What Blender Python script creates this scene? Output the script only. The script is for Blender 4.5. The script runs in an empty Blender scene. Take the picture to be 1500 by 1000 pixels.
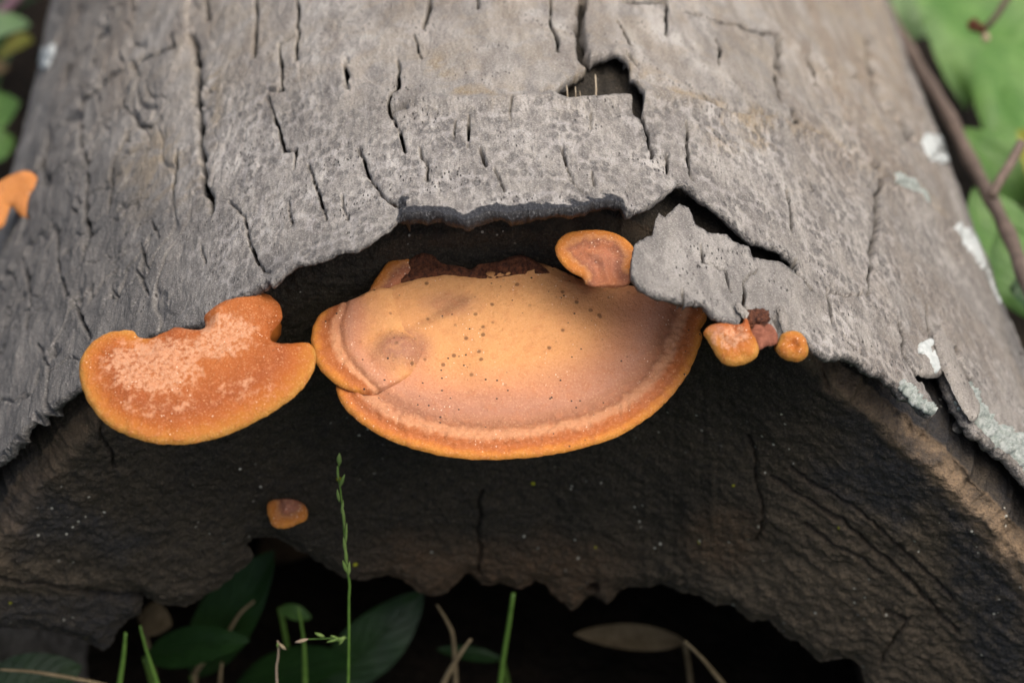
import bpy, math, random
import numpy as np
from mathutils import Vector, Matrix

# ------------------------------------------------------------------ camera, sky, sun, exposure
scene = bpy.context.scene
D, PITCH, PXS = 0.85, math.radians(35.0), 0.00016      # distance to the cut face, downward pitch, metres per photo pixel there
W0, H0 = 1500.0, 1000.0
CAM = np.array([0.0, -D * math.cos(PITCH), D * math.sin(PITCH)])
FWD = np.array([0.0, math.cos(PITCH), -math.sin(PITCH)])
UPV = np.array([0.0, math.sin(PITCH), math.cos(PITCH)])
RGT = np.array([1.0, 0.0, 0.0])
cam_data = bpy.data.cameras.new("camera")
cam = bpy.data.objects.new("camera", cam_data)
scene.collection.objects.link(cam)
cam.location = CAM
cam.rotation_euler = (math.pi / 2 - PITCH, 0, 0)
cam_data.sensor_width = 36.0
cam_data.lens = 36.0 * D / (W0 * PXS)
cam_data.clip_start = 0.01
cam_data.clip_end = 400.0
cam_data.dof.use_dof = True
cam_data.dof.focus_distance = D - 0.012
cam_data.dof.aperture_fstop = 13.0
scene.camera = cam

world = bpy.data.worlds.new("World")
scene.world = world
world.use_nodes = True
SUN_EL, SUN_AZ = math.radians(66.0), math.radians(124.0)   # azimuth from +Y towards +X
wn = world.node_tree.nodes
wl = world.node_tree.links
for n_ in list(wn):
    wn.remove(n_)
sky = wn.new("ShaderNodeTexSky")
sky.sky_type = 'NISHITA'
sky.sun_disc = False
sky.sun_elevation = SUN_EL
sky.sun_rotation = SUN_AZ
sky.dust_density = 6.0
sky.air_density = 0.7
sky.ozone_density = 0.3
bg = wn.new("ShaderNodeBackground")
bg.inputs[1].default_value = 0.13
wo = wn.new("ShaderNodeOutputWorld")
wl.new(sky.outputs[0], bg.inputs[0])
wl.new(bg.outputs[0], wo.inputs[0])
sun_data = bpy.data.lights.new("sun", 'SUN')
sun_data.energy = 1.5
sun_data.angle = math.radians(75.0)
sun_data.color = (1.0, 0.93, 0.83)
sun = bpy.data.objects.new("sun", sun_data)
scene.collection.objects.link(sun)
sdir = Vector((math.sin(SUN_AZ) * math.cos(SUN_EL), math.cos(SUN_AZ) * math.cos(SUN_EL), math.sin(SUN_EL)))
sun.rotation_euler = sdir.to_track_quat('Z', 'Y').to_euler()
sun.location = (1.5, 2.0, 3.0)

scene.render.engine = 'CYCLES'
scene.cycles.use_denoising = True
scene.cycles.max_bounces = 8
scene.view_settings.view_transform = 'Standard'
scene.view_settings.look = 'None'
scene.view_settings.gamma = 1.0
scene.view_settings.use_curve_mapping = False
scene.view_settings.exposure = 0.70

# ------------------------------------------------------------------ numeric helpers
COL = scene.collection
GZ = -0.18                                    # height of the ground
R, XC, ZC, MX = 0.135, 0.0, -0.094, -0.048  # log: radius, axis position, sideways drift of the axis per metre
RW = R - 0.0105                               # wood radius beneath the bark

def ray(px, py):
    px = np.asarray(px, float); py = np.asarray(py, float)
    a = (px - W0 / 2) * PXS / D
    b = -(py - H0 / 2) * PXS / D
    d = FWD + a[..., None] * RGT + b[..., None] * UPV
    return d

def proj(P):
    q = P - CAM
    w = q @ FWD
    return W0 / 2 + (q @ RGT) / w * D / PXS, H0 / 2 - (q @ UPV) / w * D / PXS

def hit_y(px, py, y):
    d = ray(px, py)
    t = (np.asarray(y) - CAM[1]) / d[..., 1]
    return CAM + d * t[..., None]

def hit_z(px, py, z):
    d = ray(px, py)
    t = (np.asarray(z) - CAM[2]) / d[..., 2]
    return CAM + d * t[..., None]

def hit_plane(px, py, P0, n):
    d = ray(px, py)
    t = ((P0 - CAM) @ n) / (d @ n)
    return CAM + d * t[..., None]

def wide(y):
    """the log is broader than high and narrows with distance"""
    y = np.asarray(y, float)
    return np.clip(1.105 - 0.36 * y - 0.35 * y * np.abs(y), 0.80, 1.13)

def flat(th):
    """its shoulders are flatter than a true round"""
    return 1 - np.where(th > 0, 0.085, 0.065) * np.sin(2 * np.clip(th, -math.pi / 2, math.pi / 2)) ** 2

def hit_log(px, py, r=R):
    """pixel -> (theta, y) on the bark surface"""
    d = ray(px, py)
    sx = wide(0.0) * np.ones(d.shape[:-1]); rr = r * np.ones(d.shape[:-1])
    for _ in range(14):
        ox = (CAM[0] - XC - MX * CAM[1]) / sx; dx = (d[..., 0] - MX * d[..., 1]) / sx
        oz = CAM[2] - ZC; dz = d[..., 2]
        A = dx * dx + dz * dz; B = ox * dx + oz * dz; C = ox * ox + oz * oz - rr * rr
        t = (-B - np.sqrt(np.maximum(B * B - A * C, 0))) / A
        P = CAM + d * t[..., None]
        sx = wide(P[..., 1])
        th = np.arctan2((P[..., 0] - XC - MX * P[..., 1]) / sx, P[..., 2] - ZC)
        rr = 0.5 * rr + 0.5 * r * flat(th)
    return th, P[..., 1]

def log_pos(th, y, r):
    r = r * flat(th)
    return np.stack([XC + MX * y + r * wide(y) * np.sin(th), y + 0 * th, ZC + r * np.cos(th)], -1)

def _hash(ix, iy, iz, seed):
    h = (ix.astype(np.uint32) * np.uint32(374761393) + iy.astype(np.uint32) * np.uint32(668265263)
         + iz.astype(np.uint32) * np.uint32(2246822519) + np.uint32((seed * 144665 + 12345) & 0xffffffff))
    h = (h ^ (h >> np.uint32(13))) * np.uint32(1274126177)
    h = h ^ (h >> np.uint32(16))
    return h.astype(np.float64) / 4294967296.0

def vnoise(x, y, z=None, seed=0):
    x = np.asarray(x, float); y = np.asarray(y, float)
    z = np.zeros_like(x) if z is None else np.asarray(z, float)
    fx, fy, fz = np.floor(x), np.floor(y), np.floor(z)
    ix, iy, iz = fx.astype(np.int64), fy.astype(np.int64), fz.astype(np.int64)
    ux, uy, uz = x - fx, y - fy, z - fz
    ux = ux * ux * (3 - 2 * ux); uy = uy * uy * (3 - 2 * uy); uz = uz * uz * (3 - 2 * uz)
    flat = not np.any(uz) and not np.any(iz)
    def lay(k):
        a = _hash(ix, iy, iz + k, seed); b = _hash(ix + 1, iy, iz + k, seed)
        c = _hash(ix, iy + 1, iz + k, seed); d = _hash(ix + 1, iy + 1, iz + k, seed)
        return (a + (b - a) * ux) * (1 - uy) + (c + (d - c) * ux) * uy
    l0 = lay(0)
    if flat:
        return l0
    return l0 * (1 - uz) + lay(1) * uz

def fbm(x, y, z=None, oct=4, seed=0, gain=0.5):
    s, a, tot = 0.0, 1.0, 0.0
    f = 1.0
    for k in range(oct):
        s = s + a * (vnoise(x * f + 17.3 * k, y * f - 9.1 * k, None if z is None else z * f + 3.7 * k, seed + k) - 0.5)
        tot += a; a *= gain; f *= 2.03
    return 2 * s / tot           # about -1..1

def sstep(a, b, x):
    t = np.clip((x - a) / (b - a), 0, 1)
    return t * t * (3 - 2 * t)

def dist_poly(px, py, pts, closed=False):
    pts = np.asarray(pts, float)
    best = np.full(px.shape, 1e18)
    n = len(pts)
    for i in range(n if closed else n - 1):
        a = pts[i]; b = pts[(i + 1) % n]
        d = b - a
        L = d @ d
        if L < 1e-18:
            continue
        t = np.clip(((px - a[0]) * d[0] + (py - a[1]) * d[1]) / L, 0, 1)
        q = (px - a[0] - t * d[0]) ** 2 + (py - a[1] - t * d[1]) ** 2
        np.minimum(best, q, out=best)
    return np.sqrt(best)

def in_poly(px, py, pts):
    pts = np.asarray(pts, float)
    ins = np.zeros(px.shape, bool)
    n = len(pts)
    for i in range(n):
        x0, y0 = pts[i]; x1, y1 = pts[(i + 1) % n]
        if y0 == y1:
            continue
        c = ((y0 > py) != (y1 > py)) & (px < (x1 - x0) * (py - y0) / (y1 - y0) + x0)
        ins ^= c
    return ins

def sdf(px, py, pts):
    d = dist_poly(px, py, pts, True)
    return np.where(in_poly(px, py, pts), d, -d)

def smooth_closed(pts, k=6):
    pts = np.asarray(pts, float); n = len(pts); out = []
    for i in range(n):
        p0, p1, p2, p3 = pts[i - 1], pts[i], pts[(i + 1) % n], pts[(i + 2) % n]
        for j in range(k):
            t = j / k
            out.append(0.5 * (2 * p1 + (p2 - p0) * t + (2 * p0 - 5 * p1 + 4 * p2 - p3) * t * t + (3 * p1 - p0 - 3 * p2 + p3) * t ** 3))
    return np.array(out)

def smooth_open(pts, k=6):
    pts = np.asarray(pts, float)
    ext = np.vstack([2 * pts[0] - pts[1], pts, 2 * pts[-1] - pts[-2]]); out = []
    for i in range(1, len(ext) - 2):
        p0, p1, p2, p3 = ext[i - 1], ext[i], ext[i + 1], ext[i + 2]
        for j in range(k):
            t = j / k
            out.append(0.5 * (2 * p1 + (p2 - p0) * t + (2 * p0 - 5 * p1 + 4 * p2 - p3) * t * t + (3 * p1 - p0 - 3 * p2 + p3) * t ** 3))
    out.append(pts[-1])
    return np.array(out)

# ------------------------------------------------------------------ mesh helpers
def make_mesh(name, verts, quads, mat, parent=None, attrs=None, tris=None, smooth=True, origin=None):
    verts = np.asarray(verts, np.float64)
    quads = np.zeros((0, 4), np.int64) if quads is None else np.asarray(quads, np.int64).reshape(-1, 4)
    tris = np.zeros((0, 3), np.int64) if tris is None else np.asarray(tris, np.int64).reshape(-1, 3)
    used = np.zeros(len(verts), bool)
    used[quads.ravel()] = True; used[tris.ravel()] = True
    remap = np.cumsum(used) - 1
    verts = verts[used]
    quads = remap[quads]; tris = remap[tris]
    if origin is None:
        origin = np.zeros(3)
    if parent is not None:
        off = np.array(parent["base_point"]) if "base_point" in parent else np.zeros(3)
    else:
        off = np.asarray(origin, float)
    me = bpy.data.meshes.new(name)
    nl = quads.size + tris.size
    me.vertices.add(len(verts)); me.vertices.foreach_set("co", (verts - off).astype(np.float32).ravel())
    me.loops.add(nl); me.loops.foreach_set("vertex_index", np.concatenate([quads.ravel(), tris.ravel()]).astype(np.int32))
    npoly = len(quads) + len(tris)
    me.polygons.add(npoly)
    ls = np.concatenate([np.arange(len(quads)) * 4, len(quads) * 4 + np.arange(len(tris)) * 3]).astype(np.int32)
    me.polygons.foreach_set("loop_start", ls)
    me.polygons.foreach_set("use_smooth", np.full(npoly, smooth))
    me.update(calc_edges=True)
    for k, v in (attrs or {}).items():
        v = np.asarray(v, float)
        if v.ndim == 1:
            at = me.attributes.new(k, 'FLOAT', 'POINT'); at.data.foreach_set("value", v[used].astype(np.float32))
        else:
            at = me.attributes.new(k, 'FLOAT_VECTOR', 'POINT'); at.data.foreach_set("vector", v[used].astype(np.float32).ravel())
    me.materials.append(mat)
    ob = bpy.data.objects.new(name, me)
    COL.objects.link(ob)
    if parent is not None:
        ob.parent = parent
    else:
        ob.location = off
    return ob

def thing(name, loc, label, cat, group=None):
    o = bpy.data.objects.new(name, None)
    COL.objects.link(o)
    o.empty_display_size = 0.01
    o.location = loc
    o["base_point"] = [float(v) for v in loc]
    o["label"] = label; o["category"] = cat
    if group:
        o["group"] = group
    return o

def tag(o, label=None, cat=None, group=None, kind=None):
    if label: o["label"] = label
    if cat: o["category"] = cat
    if group: o["group"] = group
    if kind: o["kind"] = kind
    return o

def grid_quads(nu, nv):
    i = np.arange(nu - 1)[:, None] * nv + np.arange(nv - 1)[None, :]
    i = i.ravel()
    return np.stack([i, i + nv, i + nv + 1, i + 1], -1)

def clip_grid(P, phi):
    """keep the part of a grid sheet where phi > 0, its border vertices pulled onto phi = 0"""
    nu, nv = phi.shape
    ins = phi > 0
    acc = np.zeros_like(P); cnt = np.zeros((nu, nv))
    for du in (-1, 0, 1):
        for dv in (-1, 0, 1):
            if du == 0 and dv == 0:
                continue
            so = (slice(max(0, -du), nu - max(0, du)), slice(max(0, -dv), nv - max(0, dv)))   # the vertex itself
            sn = (slice(max(0, du), nu - max(0, -du)), slice(max(0, dv), nv - max(0, -dv)))   # its neighbour
            m = (~ins[so]) & ins[sn]
            f = np.where(m, phi[sn] / np.maximum(phi[sn] - phi[so], 1e-12), 0)
            cr = P[sn] + (P[so] - P[sn]) * f[..., None]
            w = np.where(m, 1.0 if (du == 0 or dv == 0) else 0.35, 0.0)
            acc[so] += cr * w[..., None]; cnt[so] += w
    bnd = (~ins) & (cnt > 0)
    Q = P.copy()
    Q[bnd] = acc[bnd] / cnt[bnd][:, None]
    keep = (ins | bnd).ravel()
    q = grid_quads(nu, nv)
    ok = keep[q].all(1) & ins.ravel()[q].any(1)
    return Q, bnd, q[ok]

def border_edges(quads):
    e = np.concatenate([quads[:, [0, 1]], quads[:, [1, 2]], quads[:, [2, 3]], quads[:, [3, 0]]])
    key = np.sort(e, 1)
    k = key[:, 0] * (key.max() + 1) + key[:, 1]
    u, idx, c = np.unique(k, return_index=True, return_counts=True)
    return e[idx[c == 1]]

def tube(path, rad, n=8, cap=True):
    path = np.asarray(path, float); m = len(path)
    rad = np.broadcast_to(np.asarray(rad, float), (m,))
    T = np.gradient(path, axis=0); T /= np.linalg.norm(T, axis=1)[:, None] + 1e-12
    ref = np.array([0.31, 0.22, 0.93])
    V = []
    for i in range(m):
        a = np.cross(T[i], ref); a /= np.linalg.norm(a) + 1e-12
        b = np.cross(T[i], a)
        for j in range(n):
            w = 2 * math.pi * j / n
            V.append(path[i] + rad[i] * (math.cos(w) * a + math.sin(w) * b))
    V = np.array(V); Q = []
    for i in range(m - 1):
        for j in range(n):
            Q.append((i * n + j, i * n + (j + 1) % n, (i + 1) * n + (j + 1) % n, (i + 1) * n + j))
    tr = []
    if cap:
        V = np.vstack([V, path[0], path[-1]])
        for j in range(n):
            tr.append((len(V) - 2, (j + 1) % n, j)); tr.append((len(V) - 1, (m - 1) * n + j, (m - 1) * n + (j + 1) % n))
    return V, np.array(Q), np.array(tr).reshape(-1, 3)

# ------------------------------------------------------------------ materials
class NT:
    def __init__(self, name):
        self.m = bpy.data.materials.new(name); self.m.use_nodes = True
        self.t = self.m.node_tree; self.b = self.t.nodes["Principled BSDF"]
        self.out = self.t.nodes["Material Output"]
    def n(self, typ, **kw):
        x = self.t.nodes.new(typ)
        for k, v in kw.items():
            setattr(x, k, v)
        return x
    def l(self, a, b):
        self.t.links.new(a, b)
    def val(self, s, v):
        if isinstance(v, (int, float)):
            s.default_value = v
        elif isinstance(v, tuple):
            s.default_value = v if len(v) == len(s.default_value) else v + (1,)
        else:
            self.l(v, s)
    def attr(self, name, vec=False):
        a = self.n("ShaderNodeAttribute", attribute_name=name)
        return a.outputs["Vector"] if vec else a.outputs["Fac"]
    def obj(self):
        return self.n("ShaderNodeTexCoord").outputs["Object"]
    def scale(self, vec, s):
        m = self.n("ShaderNodeVectorMath", operation='MULTIPLY')
        self.l(vec, m.inputs[0]); m.inputs[1].default_value = s
        return m.outputs[0]
    def noise(self, vec, sc, detail=4, rough=0.55, dist=0.0):
        x = self.n("ShaderNodeTexNoise"); self.l(vec, x.inputs["Vector"])
        x.inputs["Scale"].default_value = sc; x.inputs["Detail"].default_value = detail
        x.inputs["Roughness"].default_value = rough; x.inputs["Distortion"].default_value = dist
        return x.outputs["Fac"]
    def voro(self, vec, sc, feature='F1', rnd=1.0, out="Distance", dims='3D'):
        x = self.n("ShaderNodeTexVoronoi", feature=feature, voronoi_dimensions=dims); self.l(vec, x.inputs["Vector"])
        x.inputs["Scale"].default_value = sc; x.inputs["Randomness"].default_value = rnd
        return x.outputs[out]
    def math(self, op, a, b=0.0, clamp=False):
        x = self.n("ShaderNodeMath", operation=op, use_clamp=clamp)
        self.val(x.inputs[0], a); self.val(x.inputs[1], b)
        return x.outputs[0]
    def ramp(self, fac, a, b, lo=0.0, hi=1.0):
        x = self.n("ShaderNodeMapRange", interpolation_type='SMOOTHSTEP')
        self.val(x.inputs[0], fac)
        x.inputs[1].default_value = a; x.inputs[2].default_value = b
        x.inputs[3].default_value = lo; x.inputs[4].default_value = hi
        return x.outputs[0]
    def cramp(self, fac, stops):
        x = self.n("ShaderNodeValToRGB"); self.val(x.inputs[0], fac)
        cr = x.color_ramp
        while len(cr.elements) < len(stops):
            cr.elements.new(0.5)
        for e, (p, c) in zip(cr.elements, stops):
            e.position = p; e.color = tuple(c) + (1,)
        return x.outputs[0]
    def mix(self, fac, a, b, blend='MIX'):
        x = self.n("ShaderNodeMix", data_type='RGBA', blend_type=blend)
        self.val(x.inputs[0], fac); self.val(x.inputs[6], a); self.val(x.inputs[7], b)
        return x.outputs[2]
    def bump(self, h, dist, strength=1.0, normal=None):
        x = self.n("ShaderNodeBump"); self.l(h, x.inputs["Height"])
        x.inputs["Distance"].default_value = dist; x.inputs["Strength"].default_value = strength
        if normal is not None:
            self.l(normal, x.inputs["Normal"])
        return x.outputs[0]
    def done(self, col, rough=0.8, normal=None, spec=0.3, **kw):
        self.val(self.b.inputs["Base Color"], col); self.val(self.b.inputs["Roughness"], rough)
        self.b.inputs["Specular IOR Level"].default_value = spec
        if normal is not None:
            self.l(normal, self.b.inputs["Normal"])
        for k, v in kw.items():
            self.val(self.b.inputs[k.replace("_", " ")], v)
        return self.m

def bark_material():
    s = NT("bark_weathered")
    c = s.attr("bc", True)                              # millimetres: along the girth, along the log
    st = s.scale(c, (1.0, 0.32, 1.0))                   # stretched along the log
    n1 = s.noise(c, 0.035, 5, 0.6)
    n2 = s.noise(st, 0.22, 5, 0.65, 0.4)
    n3 = s.noise(st, 1.1, 4, 0.7)
    n4 = s.noise(c, 2.1, 4, 0.75)
    col = s.mix(s.ramp(n1, 0.35, 0.68), (0.26, 0.242, 0.212), (0.43, 0.408, 0.368))
    col = s.mix(s.ramp(n2, 0.38, 0.66, 0, 0.8), col, (0.16, 0.148, 0.135))
    col = s.mix(s.ramp(n2, 0.42, 0.2, 0, 0.55), col, (0.45, 0.43, 0.41))
    och = s.math('MULTIPLY', s.attr("ochre"), s.ramp(s.noise(c, 0.09, 4, 0.6, 0.8), 0.42, 0.62))
    col = s.mix(s.math('MULTIPLY', och, 0.75), col, (0.27, 0.205, 0.115))
    br = s.math('MULTIPLY', s.attr("brown"), s.ramp(s.noise(s.scale(c, (1.0, 0.45, 1.0)), 0.075, 5, 0.6, 0.6), 0.44, 0.6))
    col = s.mix(s.math('MULTIPLY', br, 0.7), col, (0.17, 0.128, 0.09))
    warm = s.attr("warm")
    col = s.mix(s.math('MULTIPLY', warm, 0.35), col, (0.29, 0.24, 0.18))
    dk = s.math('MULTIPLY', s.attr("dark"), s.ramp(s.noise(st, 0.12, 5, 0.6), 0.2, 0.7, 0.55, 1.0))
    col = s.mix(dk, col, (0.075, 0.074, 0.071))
    # vessel pores: round grey spots in the ring nearest the cut
    wob = s.n("ShaderNodeVectorMath", operation='ADD')
    nz = s.n("ShaderNodeTexNoise"); s.l(c, nz.inputs["Vector"]); nz.inputs["Scale"].default_value = 0.5
    s.l(s.scale(c, (1.0, 0.62, 1.0)), wob.inputs[0]); s.l(s.scale(nz.outputs["Color"], (1.4, 1.4, 0)), wob.inputs[1])
    v = s.voro(wob.outputs[0], 0.40, 'F1', 0.8, dims='2D')
    gate = s.math('MULTIPLY', s.attr("pore"), s.ramp(s.noise(c, 0.11, 4, 0.6), 0.36, 0.62))
    spot = s.math('MULTIPLY', s.ramp(s.math('ADD', v, s.math('MULTIPLY', s.math('SUBTRACT', n4, 0.5), 0.35)), 0.40, 0.16), gate)
    col = s.mix(s.math('MULTIPLY', spot, 0.72), col, (0.12, 0.115, 0.11))
    halo = s.math('MULTIPLY', s.ramp(v, 0.42, 0.62), gate)
    col = s.mix(s.math('MULTIPLY', halo, 0.35), col, (0.50, 0.48, 0.46))
    # fine grain and small pits
    fine = s.math('ADD', 0.3, s.math('MULTIPLY', s.math('MAXIMUM', s.attr('pore'), s.attr('dark')), 0.7), True)
    col = s.mix(s.math('MULTIPLY', fine, s.ramp(n3, 0.50, 0.66, 0, 0.75)), col, (0.125, 0.115, 0.105))
    col = s.mix(s.ramp(n4, 0.52, 0.66, 0, 0.65), col, (0.50, 0.485, 0.455))
    col = s.mix(s.ramp(n4, 0.47, 0.33, 0, 0.75), col, (0.095, 0.09, 0.083))
    pv = s.voro(st, 0.75, 'F1', 1.0, dims='2D')
    pits = s.math('MULTIPLY', s.ramp(pv, 0.16, 0.07), s.ramp(s.noise(c, 0.07, 3), 0.5, 0.62))
    col = s.mix(pits, col, (0.06, 0.055, 0.05))
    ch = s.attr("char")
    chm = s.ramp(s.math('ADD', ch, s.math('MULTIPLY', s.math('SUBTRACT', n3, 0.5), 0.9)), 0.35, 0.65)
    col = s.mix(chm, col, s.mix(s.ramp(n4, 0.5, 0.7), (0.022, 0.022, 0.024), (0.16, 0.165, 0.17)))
    h = s.math('ADD', s.math('MULTIPLY', n3, 0.5), s.math('MULTIPLY', n4, 0.35))
    h = s.math('SUBTRACT', h, s.math('MULTIPLY', spot, 0.25))
    h = s.math('SUBTRACT', h, s.math('MULTIPLY', pits, 0.4))
    nrm = s.bump(h, 0.0012, 1.0)
    rough = s.ramp(chm, 0.0, 1.0, 0.85, 0.42)
    return s.done(col, rough, nrm, 0.3)

def wood_material():
    s = NT("rotten_end_grain")
    c = s.scale(s.obj(), (1000, 1000, 1000))
    rim = s.attr("rim")
    n1 = s.noise(c, 0.04, 5, 0.6)
    n2 = s.noise(c, 0.35, 5, 0.65)
    n3 = s.noise(c, 1.6, 4, 0.7)
    col = s.mix(s.ramp(n1, 0.35, 0.65), (0.026, 0.022, 0.015), (0.048, 0.038, 0.025))
    col = s.mix(s.ramp(n2, 0.45, 0.7), col, (0.022, 0.019, 0.015))
    col = s.mix(s.math('MULTIPLY', s.attr("warm"), s.ramp(n2, 0.7, 0.35, 0.3, 0.9)), col, (0.135, 0.104, 0.070))
    col = s.mix(s.math('MULTIPLY', s.attr("brown"), s.ramp(n2, 0.3, 0.65, 0.3, 0.85)), col, (0.135, 0.080, 0.042))
    blue = s.math('MULTIPLY', s.attr("black"), s.ramp(n2, 0.3, 0.6, 0.5, 1.0))
    col = s.mix(blue, col, (0.030, 0.031, 0.034))
    col = s.mix(s.ramp(n3, 0.52, 0.68, 0, 0.6), col, (0.12, 0.098, 0.07))
    col = s.mix(s.ramp(n3, 0.48, 0.34, 0, 0.8), col, (0.018, 0.016, 0.013))
    tan = s.math('MULTIPLY', rim, s.ramp(s.noise(c, 0.18, 4, 0.65), 0.3, 0.6, 0.25, 1.0))
    col = s.mix(tan, col, s.mix(s.ramp(n3, 0.4, 0.65), (0.27, 0.19, 0.115), (0.16, 0.115, 0.075)))
    # tiny pale and yellow specks
    sp = s.ramp(s.voro(c, 0.3, 'F1', 1.0), 0.13, 0.085)
    col = s.mix(s.math('MULTIPLY', sp, s.ramp(s.noise(c, 0.05, 2), 0.5, 0.6)), col, (0.55, 0.54, 0.46))
    yp = s.ramp(s.voro(s.scale(c, (1, 1.3, 1)), 0.07, 'F1', 1.0), 0.05, 0.035)
    col = s.mix(yp, col, (0.42, 0.42, 0.02))
    h = s.math('ADD', s.math('MULTIPLY', n2, 1.2), s.math('MULTIPLY', n3, 0.55))
    nrm = s.bump(h, 0.0018, 1.0)
    return s.done(col, s.ramp(n3, 0.3, 0.7, 0.9, 0.5), nrm, 0.35)

def fungus_material(name, stops, pale=0.0, dots=1.0, red=0.0):
    s = NT(name)
    c = s.scale(s.obj(), (1000, 1000, 1000))
    n1 = s.noise(c, 0.12, 4, 0.6)
    n2 = s.noise(c, 0.5, 5, 0.65)
    n3 = s.noise(c, 2.2, 4, 0.7)
    r = s.attr("rim")                                    # millimetres from the growing margin
    rr = s.math('ADD', r, s.math('MULTIPLY', s.math('SUBTRACT', n2, 0.5), 3.2))
    rr = s.math('ADD', rr, s.math('MULTIPLY', s.math('SUBTRACT', n1, 0.5), 2.5))
    col = s.cramp(s.math('DIVIDE', rr, 40.0, True), stops)
    if pale > 0:
        pm = s.math('MULTIPLY', s.attr("pale"), pale)
        pm = s.ramp(s.math('ADD', pm, s.math('MULTIPLY', s.math('SUBTRACT', n2, 0.5), 2.4)), 0.3, 0.85)
        pm = s.math('MULTIPLY', pm, s.ramp(s.noise(c, 1.0, 4, 0.7), 0.36, 0.56, 0.15, 0.85))
        col = s.mix(pm, col, s.mix(s.ramp(n3, 0.4, 0.62), (0.60, 0.36, 0.22), (0.48, 0.20, 0.085)))
    col = s.mix(s.math('MULTIPLY', s.attr("mauve"), s.ramp(n2, 0.3, 0.6, 0.55, 0.95)), col, (0.27, 0.12, 0.085))
    col = s.mix(s.attr("stain"), col, (0.10, 0.042, 0.022))
    col = s.mix(s.ramp(n2, 0.48, 0.68, 0, 0.6), col, s.mix(0.5, col, (0.45, 0.15, 0.05)))
    col = s.mix(s.ramp(n3, 0.54, 0.70, 0, 0.45), col, (0.74, 0.45, 0.24))
    col = s.mix(s.ramp(n3, 0.46, 0.30, 0, 0.5), col, s.mix(0.6, col, (0.22, 0.075, 0.02)))
    # small brown spots, black specks and pale grains
    sp = s.ramp(s.voro(c, 0.30, 'F1', 1.0), 0.20, 0.10)
    sp = s.math('MULTIPLY', sp, s.ramp(n1, 0.40, 0.55))
    sp = s.math('MULTIPLY', sp, s.ramp(r, 14, 24))
    col = s.mix(s.math('MULTIPLY', sp, 0.8 * dots), col, (0.15, 0.065, 0.025))
    bk = s.ramp(s.voro(s.scale(c, (1, 1.2, 1)), 0.42, 'F1', 1.0), 0.125, 0.09)
    bk = s.math('MULTIPLY', bk, s.ramp(s.noise(c, 0.09, 2), 0.46, 0.54))
    col = s.mix(s.math('MULTIPLY', bk, dots), col, (0.02, 0.012, 0.01))
    wt = s.ramp(s.voro(s.scale(c, (1.1, 1, 1.3)), 0.8, 'F1', 1.0), 0.15, 0.10)
    wt = s.math('MULTIPLY', wt, s.ramp(s.noise(c, 0.12, 2), 0.52, 0.6))
    col = s.mix(s.math('MULTIPLY', wt, 0.8), col, (0.9, 0.72, 0.55))
    h = s.math('ADD', s.math('MULTIPLY', n2, 0.7), s.math('MULTIPLY', n3, 0.4))
    nrm = s.bump(h, 0.0007, 1.0)
    return s.done(col, s.ramp(n3, 0.35, 0.7, 0.72, 0.5), nrm, 0.35,
                  Subsurface_Weight=0.05, Subsurface_Radius=(0.004, 0.0016, 0.0006), Subsurface_Scale=0.35)

def simple_material(name, c1, c2, sc=0.3, bump=0.0004, rough=0.75, spec=0.3, trans=0.0, tcol=None):
    s = NT(name)
    c = s.scale(s.obj(), (1000, 1000, 1000))
    n = s.noise(c, sc, 5, 0.65)
    n2 = s.noise(c, sc * 6, 3, 0.7)
    col = s.mix(s.ramp(s.math('ADD', s.math('MULTIPLY', n, 0.7), s.math('MULTIPLY', n2, 0.3)), 0.38, 0.62), c1, c2)
    nrm = s.bump(s.math('ADD', n, s.math('MULTIPLY', n2, 0.6)), bump)
    m = s.done(col, rough, nrm, spec)
    if trans > 0:
        tb = s.n("ShaderNodeBsdfTranslucent"); s.val(tb.inputs[0], tcol if tcol else col)
        mx = s.n("ShaderNodeMixShader"); mx.inputs[0].default_value = trans
        s.l(s.b.outputs[0], mx.inputs[1]); s.l(tb.outputs[0], mx.inputs[2]); s.l(mx.outputs[0], s.out.inputs[0])
    return m

def leaf_material(name, c1, c2, vein, trans=0.35):
    s = NT(name)
    c = s.scale(s.obj(), (1000, 1000, 1000))
    uv = s.attr("lf", True)
    sep = s.n("ShaderNodeSeparateXYZ"); s.l(uv, sep.inputs[0])
    n = s.noise(c, 0.08, 4, 0.6)
    col = s.mix(s.ramp(n, 0.35, 0.65), c1, c2)
    av = s.math('ABSOLUTE', sep.outputs[0])
    mid = s.ramp(av, 0.045, 0.015)
    side = s.math('SINE', s.math('MULTIPLY', s.math('SUBTRACT', sep.outputs[1], s.math('MULTIPLY', av, 0.35)), 44.0))
    sv = s.ramp(side, 0.9, 1.0, 0, 0.6)
    vv = s.math('MAXIMUM', mid, sv)
    col = s.mix(s.math('MULTIPLY', vv, 0.5), col, vein)
    nrm = s.bump(s.math('ADD', s.math('MULTIPLY', vv, -0.6), n), 0.0008)
    m = s.done(col, 0.48, nrm, 0.4)
    tb = s.n("ShaderNodeBsdfTranslucent"); s.l(col, tb.inputs[0])
    mx = s.n("ShaderNodeMixShader"); mx.inputs[0].default_value = trans
    s.l(s.b.outputs[0], mx.inputs[1]); s.l(tb.outputs[0], mx.inputs[2]); s.l(mx.outputs[0], s.out.inputs[0])
    return m

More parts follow.
